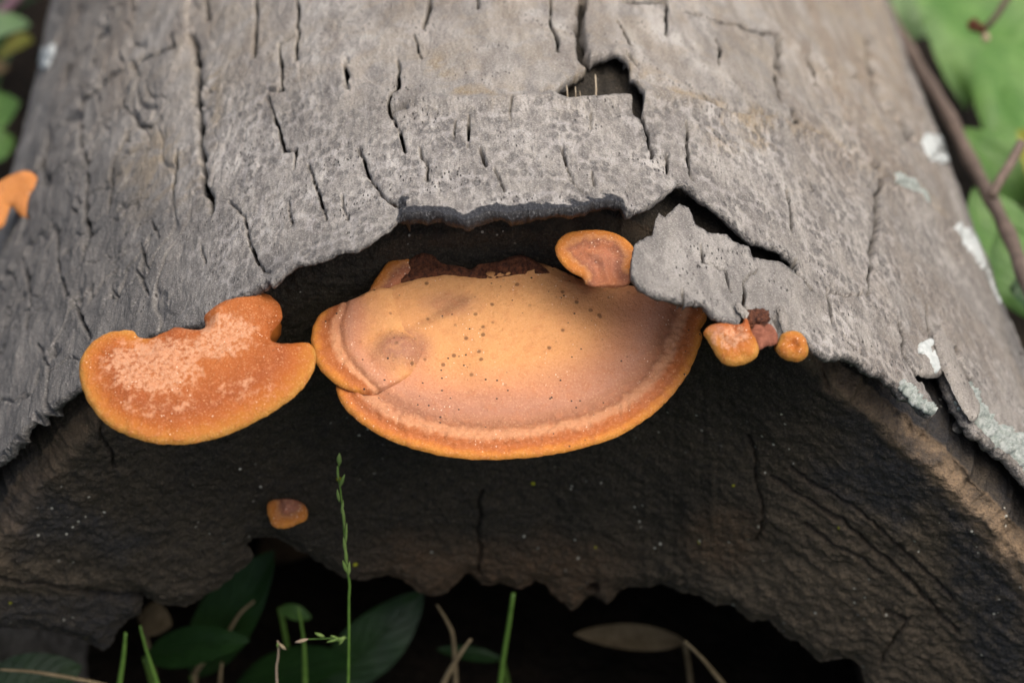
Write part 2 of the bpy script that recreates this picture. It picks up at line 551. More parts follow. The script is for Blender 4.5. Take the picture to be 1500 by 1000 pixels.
M_BARK = bark_material()
M_WOOD = wood_material()
MAIN_STOPS = [(0.0, (0.54, 0.215, 0.03)), (0.03, (0.51, 0.175, 0.025)), (0.06, (0.41, 0.12, 0.026)), (0.10, (0.39, 0.115, 0.03)), (0.13, (0.53, 0.25, 0.12)), (0.165, (0.52, 0.24, 0.115)),
              (0.20, (0.30, 0.12, 0.055)), (0.24, (0.40, 0.175, 0.09)), (0.30, (0.48, 0.225, 0.13)), (0.42, (0.54, 0.24, 0.12)), (0.62, (0.63, 0.30, 0.115)), (1.0, (0.65, 0.325, 0.125))]
LEFT_STOPS = [(0.0, (0.44, 0.205, 0.035)), (0.03, (0.39, 0.135, 0.012)), (0.10, (0.34, 0.088, 0.008)), (0.18, (0.27, 0.062, 0.008)), (0.40, (0.35, 0.095, 0.014)), (1.0, (0.35, 0.105, 0.02))]
TOP_STOPS = [(0.0, (0.50, 0.19, 0.026)), (0.04, (0.42, 0.14, 0.022)), (0.06, (0.43, 0.18, 0.06)), (0.085, (0.24, 0.085, 0.042)), (0.13, (0.36, 0.13, 0.06)), (0.5, (0.55, 0.21, 0.08)), (1.0, (0.55, 0.21, 0.08))]
M_F_MAIN = fungus_material("fungus_apricot", MAIN_STOPS)
M_F_LEFT = fungus_material("fungus_orange", LEFT_STOPS, pale=1.0, dots=0.25)
M_F_TOP = fungus_material("fungus_tan_centre", TOP_STOPS, dots=0.3)
M_PORE = simple_material("fungus_pore_layer", (0.55, 0.16, 0.018), (0.45, 0.12, 0.015), 0.8, 0.0003, 0.7)
M_OLD = simple_material("fungus_decayed", (0.07, 0.026, 0.018), (0.30, 0.11, 0.05), 1.1, 0.002, 0.7)
M_PINK = simple_material("fungus_pinkish", (0.30, 0.115, 0.068), (0.20, 0.07, 0.04), 0.5, 0.0006, 0.7)
M_LICHEN = simple_material("lichen_pale", (0.62, 0.66, 0.62), (0.30, 0.36, 0.32), 0.7, 0.0012, 0.9, 0.15)
M_LICHEN_W = simple_material("lichen_white", (0.58, 0.61, 0.59), (0.44, 0.48, 0.46), 0.5, 0.0006, 0.9, 0.15)
M_SOIL = simple_material("soil_dark", (0.028, 0.020, 0.013), (0.012, 0.009, 0.006), 0.06, 0.006, 0.9, 0.2)
M_LITTER = simple_material("leaf_litter", (0.16, 0.105, 0.055), (0.075, 0.048, 0.025), 0.05, 0.001, 0.8, 0.25)
M_DEAD = simple_material("dead_leaf", (0.20, 0.15, 0.085), (0.13, 0.095, 0.05), 0.07, 0.001, 0.75, 0.25, 0.15)
M_STRAW = simple_material("dry_straw", (0.27, 0.21, 0.12), (0.16, 0.12, 0.065), 0.12, 0.0005, 0.75)
M_STEM = simple_material("green_stem", (0.13, 0.24, 0.045), (0.09, 0.18, 0.03), 0.3, 0.0002, 0.5, 0.4)
M_SPIKE = simple_material("green_spikelet", (0.24, 0.34, 0.10), (0.15, 0.25, 0.055), 0.5, 0.0003, 0.55, 0.35)
M_SPIKE_P = simple_material("pinkish_spikelet", (0.52, 0.38, 0.30), (0.42, 0.33, 0.20), 0.5, 0.0003, 0.6, 0.3)
M_VINE = simple_material("vine_brown", (0.155, 0.115, 0.092), (0.10, 0.074, 0.058), 0.12, 0.0007, 0.7)
M_VINE_P = simple_material("stem_purple", (0.20, 0.115, 0.15), (0.14, 0.08, 0.10), 0.12, 0.0005, 0.6)
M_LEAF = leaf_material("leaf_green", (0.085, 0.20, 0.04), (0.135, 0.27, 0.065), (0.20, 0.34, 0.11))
M_LEAF_P = leaf_material("leaf_pale", (0.20, 0.33, 0.14), (0.26, 0.40, 0.19), (0.32, 0.46, 0.22))
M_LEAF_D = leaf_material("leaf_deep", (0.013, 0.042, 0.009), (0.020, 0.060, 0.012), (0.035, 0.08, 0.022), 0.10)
M_LEAF_Y = leaf_material("leaf_yellowing", (0.30, 0.33, 0.05), (0.36, 0.30, 0.06), (0.42, 0.40, 0.12))
M_GRASS = simple_material("grass", (0.07, 0.15, 0.025), (0.11, 0.20, 0.04), 0.05, 0.0004, 0.55, 0.35, 0.25)
M_FIBRE = simple_material("pale_fibre", (0.50, 0.43, 0.32), (0.36, 0.29, 0.20), 0.4, 0.0003, 0.7)

# ------------------------------------------------------------------ ground
def build_ground():
    a = np.concatenate([-np.geomspace(150, 1.2, 26), np.linspace(-1.1, 1.1, 150), np.geomspace(1.2, 150, 26)])
    X, Y = np.meshgrid(a, a + 0.35, indexing='ij')
    Z = GZ + 0.012 * fbm(X * 7, Y * 7, oct=5, seed=4) * np.exp(-((X ** 2 + Y ** 2) / 4.0)) + 0.25 * fbm(X / 9, Y / 9, oct=3, seed=9) * sstep(2, 20, np.hypot(X, Y))
    P = np.stack([X, Y, Z], -1)
    o = make_mesh("ground", P.reshape(-1, 3), grid_quads(*X.shape), M_SOIL)
    return tag(o, "dark damp soil under and around the log", None, None, "structure")
build_ground()

# ------------------------------------------------------------------ the log
LOGBASE = (0.0, 0.25, GZ)
log = thing("fallen_log", LOGBASE, "weathered grey log with cracked bark arching over its dark rotten cut end", "log")

# traced in the photograph, then laid onto the bark surface
def flapfix(pts):            # the torn flap sits lower than the rest of the bark
    return [(x, y - 11.5 * min(1, max(0, (1175 - x) / 170))) for x, y in pts]
LIP_L = [(-200, 900), (-120, 800), (-50, 710), (0, 662), (44, 621), (78, 590), (116, 563), (150, 532), (190, 505), (240, 487), (299, 474), (320, 455), (370, 428), (396, 420),
         (401, 428), (437, 402), (483, 384), (523, 374), (552, 356), (575, 340), (588, 327), (586, 308)]
LIP_M = [(588, 300), (587, 322), (612, 320), (636, 321), (665, 325), (682, 332), (692, 330), (711, 321), (762, 317), (800, 313), (840, 310), (875, 304), (908, 302),
         (918, 314), (935, 309), (952, 303), (972, 289), (989, 272), (1000, 269), (1010, 277), (1022, 291), (1058, 314), (1085, 337), (1105, 353), (1136, 360), (1160, 376), (1171, 392)]
LIP_F = flapfix([(1163, 396), (1140, 384), (1118, 380), (1105, 378), (1098, 362), (1078, 358), (1068, 345), (1044, 344), (1022, 333), (1017, 318), (1012, 307), (997, 301),
                 (986, 314), (976, 322), (967, 315), (963, 332), (959, 352), (955, 350), (940, 358), (931, 366), (926, 390), (927, 411), (945, 425), (969, 436), (1008, 442), (1036, 441),
                 (1052, 459), (1068, 463), (1087, 470), (1094, 457), (1112, 462), (1130, 482), (1150, 488)])
LIP_R = [(1184, 494), (1198, 508), (1211, 518), (1235, 518), (1258, 525), (1285, 545), (1313, 562), (1340, 583), (1367, 606),
         (1371, 596), (1356, 570), (1346, 548), (1352, 530), (1368, 514), (1374, 524), (1384, 548), (1394, 570), (1405, 592), (1421, 620), (1440, 640), (1466, 662), (1484, 684), (1500, 702), (1560, 775), (1640, 880), (1720, 1000)]
VOID = LIP_L + LIP_M + LIP_F + LIP_R + [(1800, 2600), (-400, 2600)]
HOLE = [(816, 139), (826, 126), (845, 112), (862, 99), (865, 85), (878, 82), (893, 84), (910, 93), (918, 106), (923, 119), (933, 131), (938, 148), (936, 166), (929, 168), (927, 145), (908, 139), (884, 144), (860, 146), (833, 148)]
CRACKS = [   # (width px, depth mm, points)
    (10, 6.0, [(277, 51), (286, 68), (286, 112), (289, 170), (292, 204), (296, 238), (299, 269), (308, 292), (309, 310)]),
    (5, 3.2, [(199, 102), (207, 88), (231, 82), (255, 70), (252, 56)]), (9, 4.0, [(196, 96), (201, 108)]),
    (6, 4.0, [(177, 105), (156, 119), (133, 136), (121, 146), (117, 190), (122, 224), (127, 258), (126, 289), (129, 340), (122, 380)]),
    (4, 3.0, [(177, 136), (177, 156), (194, 167), (197, 182), (221, 184), (235, 173)]),
    (4, 3.0, [(197, 182), (180, 211), (163, 238), (163, 279), (158, 312)]),
    (5, 2.6, [(258, 218), (252, 252), (250, 289)]), (6, 3.4, [(372, -20), (372, 31), (369, 78)]),
    (5, 3.2, [(433, -10), (433, 20), (435, 51), (432, 85)]), (4, 3.0, [(436, 45), (406, 61), (411, 95), (413, 129), (391, 131)]),
    (3.4, 2.6, [(391, 143), (404, 177), (415, 218), (433, 218), (432, 245)]), (3.4, 2.8, [(452, 238), (462, 272), (479, 323)]),
    (3, 2.2, [(337, 296), (360, 320), (364, 345), (374, 378), (387, 402), (401, 407)]), (14, 5, [(71, 190), (70, 212), (62, 238), (68, 268)]),
    (6, 3.0, [(200, -10), (197, 30)]), (5, 3.0, [(183, 7), (163, 17)]), (5, 3.0, [(110, 30), (102, 75), (92, 130)]), (4, 2.0, [(143, 40), (139, 98)]), (6, 3.0, [(299, -10), (301, 27)]),
    (5, 3.0, [(104, 439), (119, 473), (129, 492)]), (3.4, 2.6, [(204, 357), (214, 391)]), (3.4, 2.6, [(200, 398), (217, 432)]), (3, 2.0, [(217, 320), (234, 347)]),
    (3, 2.0, [(296, 364), (304, 388)]), (4, 2.4, [(51, 503), (68, 534)]), (5, 2.6, [(30, 380), (42, 440), (36, 490)]), (5, 2.6, [(78, 330), (84, 390), (96, 430)]),
    (5, 3.0, [(629, -10), (626, 17), (621, 37)]), (3.4, 2.4, [(605, 48), (616, 82)]), (7, 2.2, [(505, 85), (508, 129)]),
    (4.5, 3.4, [(580, 88), (585, 102), (582, 126), (571, 136), (568, 156), (582, 184), (595, 224)]), (9, 3.0, [(573, 160), (594, 159)]),
    (5, 2.6, [(700, -12), (700, 6)]), (5, 3.2, [(808, -10), (806, 27), (816, 51), (820, 71)]),
    (20, 8.0, [(858, -20), (849, 31), (852, 61), (862, 84), (880, 92)]), (5, 4.0, [(934, 160), (938, 172), (945, 184), (955, 231)]),
    (3.4, 2.4, [(904, 24), (927, 71)]), (5, 3.0, [(918, 82), (930, 99)]), (4, 2.8, [(976, -10), (976, 51)]), (7, 3.0, [(915, -3), (976, 2)]),
    (4.5, 3.6, [(527, 218), (541, 258), (561, 292), (580, 306), (592, 308)]), (4, 3.0, [(614, 218), (626, 245), (628, 267)]), (3, 2.0, [(687, 170), (685, 218)]),
    (4, 3.0, [(704, 218), (712, 245)]), (3.4, 2.6, [(724, 252), (741, 286)]), (3.4, 2.8, [(823, 218), (835, 265), (857, 289)]), (3, 2.0, [(867, 258), (871, 275)]), (3, 1.8, [(865, 165), (864, 190)]),
    (4, 2.8, [(978, 228), (976, 258)]), (4, 3.0, [(1000, 14), (1051, 31), (1112, 51), (1143, 56)]), (13, 4.5, [(1139, 56), (1143, 105)]), (4, 2.6, [(1133, 99), (1143, 153)]),
    (3, 1.8, [(1048, 58), (1053, 80), (1050, 99)]), (6, 2.2, [(1160, 167), (1173, 204)]), (5, 2.8, [(1187, 82), (1201, 126)]), (5, 2.6, [(1211, 102), (1218, 119)]),
    (17, 7.0, [(1279, 68), (1289, 129), (1306, 167), (1343, 203)]), (17, 6.5, [(1318, 45), (1338, 110), (1347, 150)]), (10, 6.0, [(1286, 248), (1289, 272), (1284, 306), (1287, 325), (1275, 371)]),
    (3, 2.0, [(1275, 375), (1272, 432)]), (3.4, 2.6, [(1003, 184), (1007, 238), (1014, 265)]), (5, 2.0, [(1153, 279), (1160, 340)]), (3, 2.0, [(1180, 258), (1190, 282)]),
    (4, 3.4, [(1167, 380), (1167, 398), (1190, 422)]), (4, 3.0, [(1214, 422), (1221, 470)]), (3, 2.2, [(1214, 425), (1238, 432), (1265, 429)]),
    (4.5, 3.4, [(1309, 453), (1325, 497), (1323, 517), (1340, 546), (1350, 556)]), (3.4, 2.6, [(1360, 446), (1362, 490), (1370, 512)]), (5, 3.6, [(1404, 510), (1418, 551), (1435, 578)]),
    (3, 2.2, [(1238, 490), (1265, 520)]), (2.6, 1.8, [(1031, 350), (1034, 372), (1068, 388), (1075, 416)]), (2.6, 1.8, [(1112, 392), (1095, 404), (1093, 438), (1102, 449)]),
    (4, 2.4, [(1005, 415), (1008, 436)]), (4, 3.0, [(1137, 462), (1146, 482)]), (5, 2.4, [(1405, 375), (1412, 390)]), (5, 2.4, [(1390, 200), (1360, 240)]),
    (3, 2.0, [(750, 150), (747, 175)]), (3, 1.8, [(668, 180), (664, 205)]), (3.4, 2.2, [(500, 290), (510, 325)]), (3, 2.0, [(425, 300), (430, 330)]),
]
RIDGE = [(560, 152), (600, 150), (690, 151), (760, 149), (816, 150), (880, 152), (925, 150), (960, 142), (1000, 152), (1068, 176), (1146, 190), (1190, 205), (1238, 229), (1282, 260), (1340, 292), (1400, 350)]
GROOVE = [(921, 109), (960, 125), (1000, 143), (1068, 167), (1146, 178), (1190, 194), (1238, 218), (1282, 249), (1340, 279), (1375, 306), (1420, 350)]

def bark_fields(th, y):
    """displacement (m), clip field phi (px) and colour masks of the bark at angles th and depths y"""
    base = log_pos(th, y, R)
    px, py = proj(base)
    nrm = np.stack([np.sin(th), np.zeros_like(th), np.cos(th)], -1)
    vd = CAM - base
    facing = (nrm * vd).sum(-1) / np.linalg.norm(vd, axis=-1)
    vis = sstep(0.0, 0.12, facing)
    arc = th * R * 1000; ym = y * 1000
    wx = px + 5.0 * fbm(arc / 4.5, ym / 6, oct=3, seed=31)
    wy = py + 3.5 * fbm(arc / 4.5, ym / 6, oct=3, seed=47)
    # clip field
    phi = np.full(px.shape, 400.0)
    near = (vis > 0) & (px > -500) & (px < 2000) & (y < 0.16)
    rag = np.interp(px, [0, 250, 400, 900, 1000, 1150, 1300], [1.2, 2.0, 3.0, 3.0, 1.6, 1.6, 3.0]) * (fbm(arc / 2.6, ym / 2.6, oct=4, seed=77, gain=0.6) + fbm(arc / 9, ym / 9, oct=2, seed=78))
    d = -sdf(px[near], py[near], VOID)
    phi[near] = np.minimum(d, 400) + rag[near]
    phi[(y < -0.055)] = -5
    far = (vis <= 0) & (y < 0.0)
    phi[far] = (y[far]) * 4000
    lipd = np.clip(phi, 0, 400)
    hb = (px > 780) & (px < 980) & (py > 50) & (py < 200) & (vis > 0)
    hd = np.full(px.shape, 400.0)
    hd[hb] = -sdf(wx[hb] * 0.4 + px[hb] * 0.6, wy[hb] * 0.4 + py[hb] * 0.6, smooth_closed(HOLE, 3))
    hd = hd - 5.0
    phi = np.minimum(phi, hd)
    # relief
    left = sstep(330, 120, px) * vis + (1 - vis)
    rightup = sstep(1120, 1300, px) * sstep(330, 150, py) * vis
    upper = sstep(170, 90, py) * vis
    dr = 1.7 * fbm(arc / 55, ym / 75, oct=3, seed=1)
    dr = dr + (0.55 + 0.7 * left + 0.35 * rightup) * fbm(arc / 10, ym / 26, oct=4, seed=2)
    dr = dr + (0.24 + 0.2 * left) * fbm(arc / 2.4, ym / 6, oct=3, seed=3) + 0.16 * fbm(arc / 0.9, ym / 1.9, oct=2, seed=6)
    fur = np.abs(fbm(arc / 11 + 0.8 * fbm(arc / 20, ym / 20, oct=2, seed=8), ym / 55, oct=3, seed=5))
    dr = dr - (2.4 * left + 1.3 * rightup + 0.25) * np.clip(1 - fur / (0.035 + 0.03 * vnoise(arc / 5, ym / 9, seed=16)), 0, 1)
    fur2 = np.abs(fbm(arc / 30, ym / 13 + 0.5 * fbm(arc / 9, ym / 9, oct=2, seed=18), oct=3, seed=15))
    dr = dr - (1.5 * left + 0.5 * rightup) * np.clip(1 - fur2 / (0.025 + 0.03 * vnoise(arc / 5, ym / 9, seed=17)), 0, 1)
    # plates: gentle steps between slabs of outer bark in the upper part
    pl = fbm(arc / 38, ym / 48, oct=3, seed=21)
    dr = dr + upper * 0.9 * (sstep(0.02, 0.07, pl) - 0.5)
    slit = np.full(px.shape, 400.0)
    cj = (fbm(arc / 3.2, ym / 4.5, oct=4, seed=31, gain=0.6), fbm(arc / 3.2, ym / 4.5, oct=4, seed=47, gain=0.6), vnoise(arc / 2.5, ym / 4, seed=51))
    for w, dep, pts in CRACKS:
        P_ = np.array(pts, float); m_ = 4 * w + 14
        b = (px > P_[:, 0].min() - m_) & (px < P_[:, 0].max() + m_) & (py > P_[:, 1].min() - m_) & (py < P_[:, 1].max() + m_) & (vis > 0.3)
        if not b.any():
            continue
        jx, jy = cj[0][b], cj[1][b]
        d = dist_poly(px[b] + jx * (3 + 0.25 * w), py[b] + jy * (3 + 0.2 * w), P_)
        hw = np.maximum(0.8 * w * (0.6 + 0.9 * cj[2][b]), 2.6)
        dr[b] -= min(dep, 3.0) * 0.5 * np.clip(1 - d / hw, 0, 1) ** 1.5 + dep * 0.9 * np.clip(1 - d / np.maximum(0.45 * w, 1.9), 0, 1)
        # the split goes right through the bark, narrowing to nothing at both ends
        pa = np.minimum(np.hypot(px[b] - P_[0, 0], py[b] - P_[0, 1]), np.hypot(px[b] - P_[-1, 0], py[b] - P_[-1, 1]))
        cut = (0.26 * w + 1.55) * (0.55 + 0.8 * cj[2][b]) * sstep(-2, 16, pa)
        slit[b] = np.minimum(slit[b], d - cut)
    b = (vis > 0.3) & (py < 420) & (px > 500)
    d = dist_poly(wx[b], wy[b], RIDGE); dr[b] += 1.6 * np.exp(-(d / 10) ** 2) * sstep(545, 620, px[b])
    d = dist_poly(wx[b], wy[b], GROOVE); dr[b] -= 2.2 * np.exp(-(d / 4.5) ** 2)
    phi = np.minimum(phi, slit)
    # the torn flap on the right sits deeper; the lip elsewhere lifts a little
    ly = np.interp(px, [900, 935, 952, 966, 980, 989, 1000, 1012, 1022, 1058, 1105, 1136, 1165, 1200], [325, 325, 318, 299, 288, 281, 279, 290, 303, 320, 359, 364, 381, 400])
    fl = np.clip((1175 - px) / 170, 0, 1) * ((py > ly) & (px > 900) & (px < 1175) & (vis > 0.3))
    dr = dr - 2.2 * fl
    lift = np.interp(px, [-100, 100, 390, 410, 500, 588, 592, 700, 900, 1000, 1200, 1500], [0.2, 0.3, 0.2, 1.4, 1.0, 0.4, 1.0, 0.9, 0.8, 0.4, 0.0, 0.3])
    dr = dr + lift * np.exp(-(lipd / 26) ** 2) * vis
    dr = dr + 0.7 * np.exp(-((hd - 4) / 9) ** 2) * (hd < 100)
    # colour masks (pigment; dark also holds the shade of the left flank)
    pore = sstep(120, 175, py + 16 * fbm(arc / 12, ym / 14, oct=3, seed=60)) * sstep(230, 330, px) * vis
    pore = np.maximum(pore, sstep(95, 130, py) * sstep(290, 320, px) * sstep(520, 480, px) * vis)
    pore = pore * (1 - sstep(1230, 1420, px) * 0.35) * (1 - 0.75 * (fl > 0))
    gd = np.full(px.shape, 400.0)
    gd[b] = np.minimum(dist_poly(wx[b], wy[b], GROOVE), dist_poly(wx[b], wy[b], [(640, 90), (660, 120), (690, 138), (760, 141), (816, 138), (830, 122), (862, 96)]))
    ochre = np.clip(0.35 * sstep(230, 60, py) + 0.9 * np.exp(-(gd / 12) ** 2) + 0.9 * sstep(90, 40, np.hypot((px - 225) / 1.1, (py - 260) / 1.0)) + 0.9 * sstep(60, 25, np.hypot((px - 1090) / 1.6, (py - 200) * 1.6))
                    + 0.8 * np.exp(-((px - 310) / 12) ** 2) * sstep(60, 100, py) * sstep(230, 200, py) + 0.5 * sstep(1150, 1300, px) * sstep(300, 150, py), 0, 1) * vis
    warm = np.clip(sstep(1080, 1260, px) * sstep(330, 100, py) + 0.4 * sstep(1150, 1350, px) + 0.5 * sstep(250, 90, px) * sstep(200, 40, py), 0, 1) * vis
    nz = fbm(arc / 16, ym / 20, oct=4, seed=90)
    dark = np.clip(0.9 * sstep(400, 150, px + 70 * nz) * sstep(180, 330, py + 40 * nz) + 0.62 * sstep(260, 80, px + 60 * nz) + 0.22 * sstep(1180, 1350, px + 80 * nz) * sstep(180, 300, py) + 0.4 * sstep(60, 20, lipd) * sstep(600, 400, px), 0, 0.92) * vis  # older greyer bark, with the left flank's shade painted into the colour
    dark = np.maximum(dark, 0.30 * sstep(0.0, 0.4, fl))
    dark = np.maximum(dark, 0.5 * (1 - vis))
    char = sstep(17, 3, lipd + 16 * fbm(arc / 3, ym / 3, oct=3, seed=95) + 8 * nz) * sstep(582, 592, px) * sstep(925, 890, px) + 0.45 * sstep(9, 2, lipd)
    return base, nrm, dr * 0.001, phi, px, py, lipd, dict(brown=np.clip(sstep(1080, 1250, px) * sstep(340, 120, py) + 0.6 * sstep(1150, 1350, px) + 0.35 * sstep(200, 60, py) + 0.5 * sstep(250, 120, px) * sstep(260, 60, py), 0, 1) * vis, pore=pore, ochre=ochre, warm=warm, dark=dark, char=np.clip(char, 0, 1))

def build_bark():
    tv = np.radians(78)
    th = np.concatenate([np.linspace(math.radians(-140), -tv, 70, endpoint=False), np.linspace(-tv, tv, 1480), np.linspace(tv, math.radians(140), 71)[1:]])
    ys = [-0.06]
    while ys[-1] < 0.48:
        y_ = ys[-1]
        ys.append(y_ + (0.00055 if y_ < 0.10 else 0.00055 + (y_ - 0.10) * 0.006))
    ys = np.concatenate([ys, 0.48 + np.geomspace(0.005, 1.1, 60)])
    TH, Y = np.meshgrid(th, ys, indexing='ij')
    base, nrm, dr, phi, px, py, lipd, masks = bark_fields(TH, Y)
    P = base + nrm * dr[..., None]
    Q, bnd, quads = clip_grid(P, phi)
    bc = np.stack([TH * R * 1000, Y * 1000, np.zeros_like(Y)], -1).reshape(-1, 3)
    V = Q.reshape(-1, 3); N = nrm.reshape(-1, 3)
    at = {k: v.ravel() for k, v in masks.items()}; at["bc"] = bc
    # underside and edge of the sheet, near its borders only
    thick = np.interp(px, [0, 380, 420, 585, 590, 900, 930, 1000, 1170, 1400], [2.6, 2.4, 1.6, 1.5, 4.2, 3.6, 2.4, 2.4, 2.6, 3.2]).ravel() * 0.001
    thick = thick * (1 + 0.35 * fbm(bc[:, 0] / 3, bc[:, 1] / 3, oct=2, seed=101))
    pf = np.where(bnd, 0, phi).ravel()
    sel = (pf[quads] < 130).all(1)
    qb = quads[sel]
    nv = len(V)
    off = np.zeros(nv); off[:] = thick * (0.9 + 0.25 * sstep(0, 60, pf))
    Vb = V - N * off[:, None] + np.stack([0 * off, 0.0006 * np.ones(nv), 0 * off], -1)
    Vm = V - N * (off * 0.5)[:, None] - np.stack([0 * off, (0.0004 + 0.0005 * fbm(bc[:, 0] / 1.1, bc[:, 1] / 1.1, oct=2, seed=103)), 0 * off], -1)
    be = border_edges(quads)
    bf = bnd.ravel()
    be = be[bf[be].all(1)]
    w1 = np.stack([be[:, 1], be[:, 0], be[:, 0] + nv, be[:, 1] + nv], -1)
    w2 = np.stack([be[:, 1] + nv, be[:, 0] + nv, be[:, 0] + 2 * nv, be[:, 1] + 2 * nv], -1)
    VV = np.vstack([V, Vm, Vb])
    QQ = np.vstack([quads, w1, w2, qb[:, ::-1] + 2 * nv])
    at2 = {}
    for k, v in at.items():
        if k == "bc":
            at2[k] = np.vstack([v, v + np.array([0, 0, 1.5]), v + np.array([0, 0, 3.0])])
        else:
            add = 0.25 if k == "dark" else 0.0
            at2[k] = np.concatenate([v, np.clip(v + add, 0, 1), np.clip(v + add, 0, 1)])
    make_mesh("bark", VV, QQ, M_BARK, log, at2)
build_bark()

def yface(x, z):
    """the sawn end: a little overhanging, a little uneven"""
    return 0.008 + 0.14 * (0.03 - z) - np.where(x > 0, 0.43, 0.24) * (np.sqrt(x * x + 0.0009) - 0.03)

BOTTOM = [(-90, 1500), (-75, 1080), (-40, 965), (0, 935), (68, 941), (92, 950), (128, 962), (150, 974), (165, 955), (172, 940), (183, 926), (204, 918), (207, 893), (217, 885), (245, 896), (272, 896), (296, 884), (313, 875),
          (343, 851), (368, 834), (371, 820), (358, 807), (370, 797), (408, 798), (425, 810), (449, 823), (476, 841), (500, 856), (537, 860), (571, 852), (599, 865), (616, 879), (633, 884), (653, 879), (670, 865),
          (680, 851), (694, 850), (707, 867), (721, 869), (735, 865), (758, 870), (777, 865), (783, 855), (799, 865), (816, 882), (837, 902), (848, 896), (854, 882), (871, 885), (888, 896), (898, 885), (902, 875), (930, 869),
          (952, 868), (969, 867), (990, 875), (1024, 882), (1048, 896), (1071, 896), (1099, 918), (1129, 919), (1150, 943), (1173, 950), (1190, 970), (1204, 982), (1218, 977), (1231, 974), (1252, 974), (1263, 987), (1266, 1005), (1280, 1040), (1300, 1100), (1330, 1500)]

def build_wood():
    xs = np.arange(-0.152, 0.1525, 0.00045); zs = np.arange(GZ - 0.03, 0.045, 0.00045)
    X, Z = np.meshgrid(xs, zs, indexing='ij')
    Y = yface(X, Z)
    px, py = proj(np.stack([X, Y, Z], -1))
    xm, zm = X * 1000, Z * 1000
    rad = np.hypot((X - XC - MX * Y) / wide(Y), Z - ZC); ang = np.arctan2((X - XC) / 1.1, Z - ZC)
    rad = rad / flat(ang)
    rout = RW + 0.0022 * fbm(ang * 14, np.zeros_like(ang) + 3, oct=4, seed=201) + 0.0006 * fbm(ang * 90, zm * 0, oct=3, seed=202)
    d_out = (rout - rad) / PXS
    d_bot = -sdf(px + 3 * fbm(xm / 1.6, zm / 1.6, oct=3, seed=211), py + 3 * fbm(xm / 1.6, zm / 1.6, oct=3, seed=212), BOTTOM)
    hole = np.hypot((px - 868) / 1.3, py - 862) - 9 + 3 * fbm(xm / 1.5, zm / 1.5, oct=2, seed=213)
    phi = np.minimum(np.minimum(d_out, d_bot), hole)
    # relief of the face (mm, + towards the viewer)
    h = 1.6 * fbm(xm / 26, zm / 26, oct=4, seed=220) + 0.8 * fbm(xm / 5, zm / 5, oct=4, seed=221) + 0.75 * fbm(xm / 1.4, zm / 1.4, oct=3, seed=222, gain=0.65)
    # saw / growth streaks on the right: vertical fine ones by the large bracket and slanting ones further out
    u = px * 0.86 - py * 0.5
    h += 0.55 * sstep(900, 1000, px) * sstep(1130, 1020, px) * fbm(px / 7, py / 120, oct=3, seed=223)
    v2 = py * 0.8 - px * 0.62
    h += 0.5 * sstep(1050, 1200, px) * fbm(v2 / 9, (px * 0.8 + py * 0.6) / 140, oct=3, seed=224)
    for w, dep, pts in [(6, 5, [(-20, 848), (54, 857), (136, 878), (206, 886)]), (3, 3, [(704, 720), (700, 790), (704, 850)]), (3, 3, [(1210, 530), (1211, 570)]), (3, 2.5, [(1100, 640), (1120, 760), (1110, 800)]),
                        (4, 3, [(1130, 700), (1230, 760), (1330, 850), (1400, 930)]), (3, 2.5, [(1160, 690), (1250, 740), (1400, 880)]), (3, 2.5, [(1180, 770), (1290, 840)]), (3, 3, [(1290, 970), (1330, 910), (1300, 900)]),
                        (3, 2.5, [(140, 560), (150, 640), (170, 680)])]:
        d = dist_poly(px + 7 * fbm(xm / 4, zm / 4, oct=3, seed=225), py + 7 * fbm(xm / 4, zm / 4, oct=3, seed=226), pts)
        h -= dep * np.clip(1 - d / (0.9 * w), 0, 1)
    h -= 2.5 * sstep(850, 880, py) * sstep(230, 200, px)                 # the slab low on the left stands back
    h -= 5.0 * np.exp(-(np.clip(d_out, 0, 200) / 16) ** 2)               # rounded outer shoulder
    h -= 2.5 * np.exp(-(np.clip(d_bot, 0, 200) / 14) ** 2)
    rimw = np.interp(px, [-50, 60, 160, 300, 1100, 1200, 1350, 1500], [70, 60, 35, 14, 20, 40, 58, 66])
    rim = sstep(1.0, 0.45, (d_out + 14 * fbm(xm / 7, zm / 7, oct=3, seed=230)) / rimw) * np.interp(px, [0, 200, 350, 1050, 1180, 1300], [0.30, 0.2, 0.1, 0.35, 0.9, 1.0])
    h += 1.2 * rim * fbm(xm / 3.0, zm / 4, oct=3, seed=231)
    warm = np.clip(0.9 * sstep(980, 1240, px + 0.3 * (py - 700)) * sstep(600, 760, py) + 0.35 * sstep(800, 860, py) + 0.3 * sstep(300, 50, px), 0, 1)
    brown = np.clip(0.95 * sstep(760, 830, py + 25 * fbm(xm / 9, zm / 9, oct=3, seed=232)) * sstep(480, 620, px) * sstep(980, 820, px) + 0.7 * sstep(70, 20, np.hypot((px - 1060) / 1.2, py - 790)), 0, 1)
    nzb = 60 * fbm(xm / 12, zm / 12, oct=3, seed=233)
    black = np.clip(sstep(130, 60, np.hypot((px - 1310) / 1.1, (py - 690) / 0.9) + nzb) + sstep(130, 60, np.hypot((px - 1470) / 0.8, (py - 860) / 1.3) + nzb) + 0.8 * sstep(90, 40, np.hypot((px - 80) / 1.3, py - 760) + nzb)
                    + 0.8 * sstep(870, 890, py) * sstep(220, 180, px), 0, 1)
    P = np.stack([X, Y - h * 0.001, Z], -1)
    Q, bnd, quads = clip_grid(P, phi)
    quads = quads[:, ::1]
    V = Q.reshape(-1, 3); nv = len(V)
    be = border_edges(quads)
    bf = bnd.ravel(); be = be[bf[be].all(1)]
    ids = np.unique(be); rm = np.full(nv, -1); rm[ids] = np.arange(len(ids))
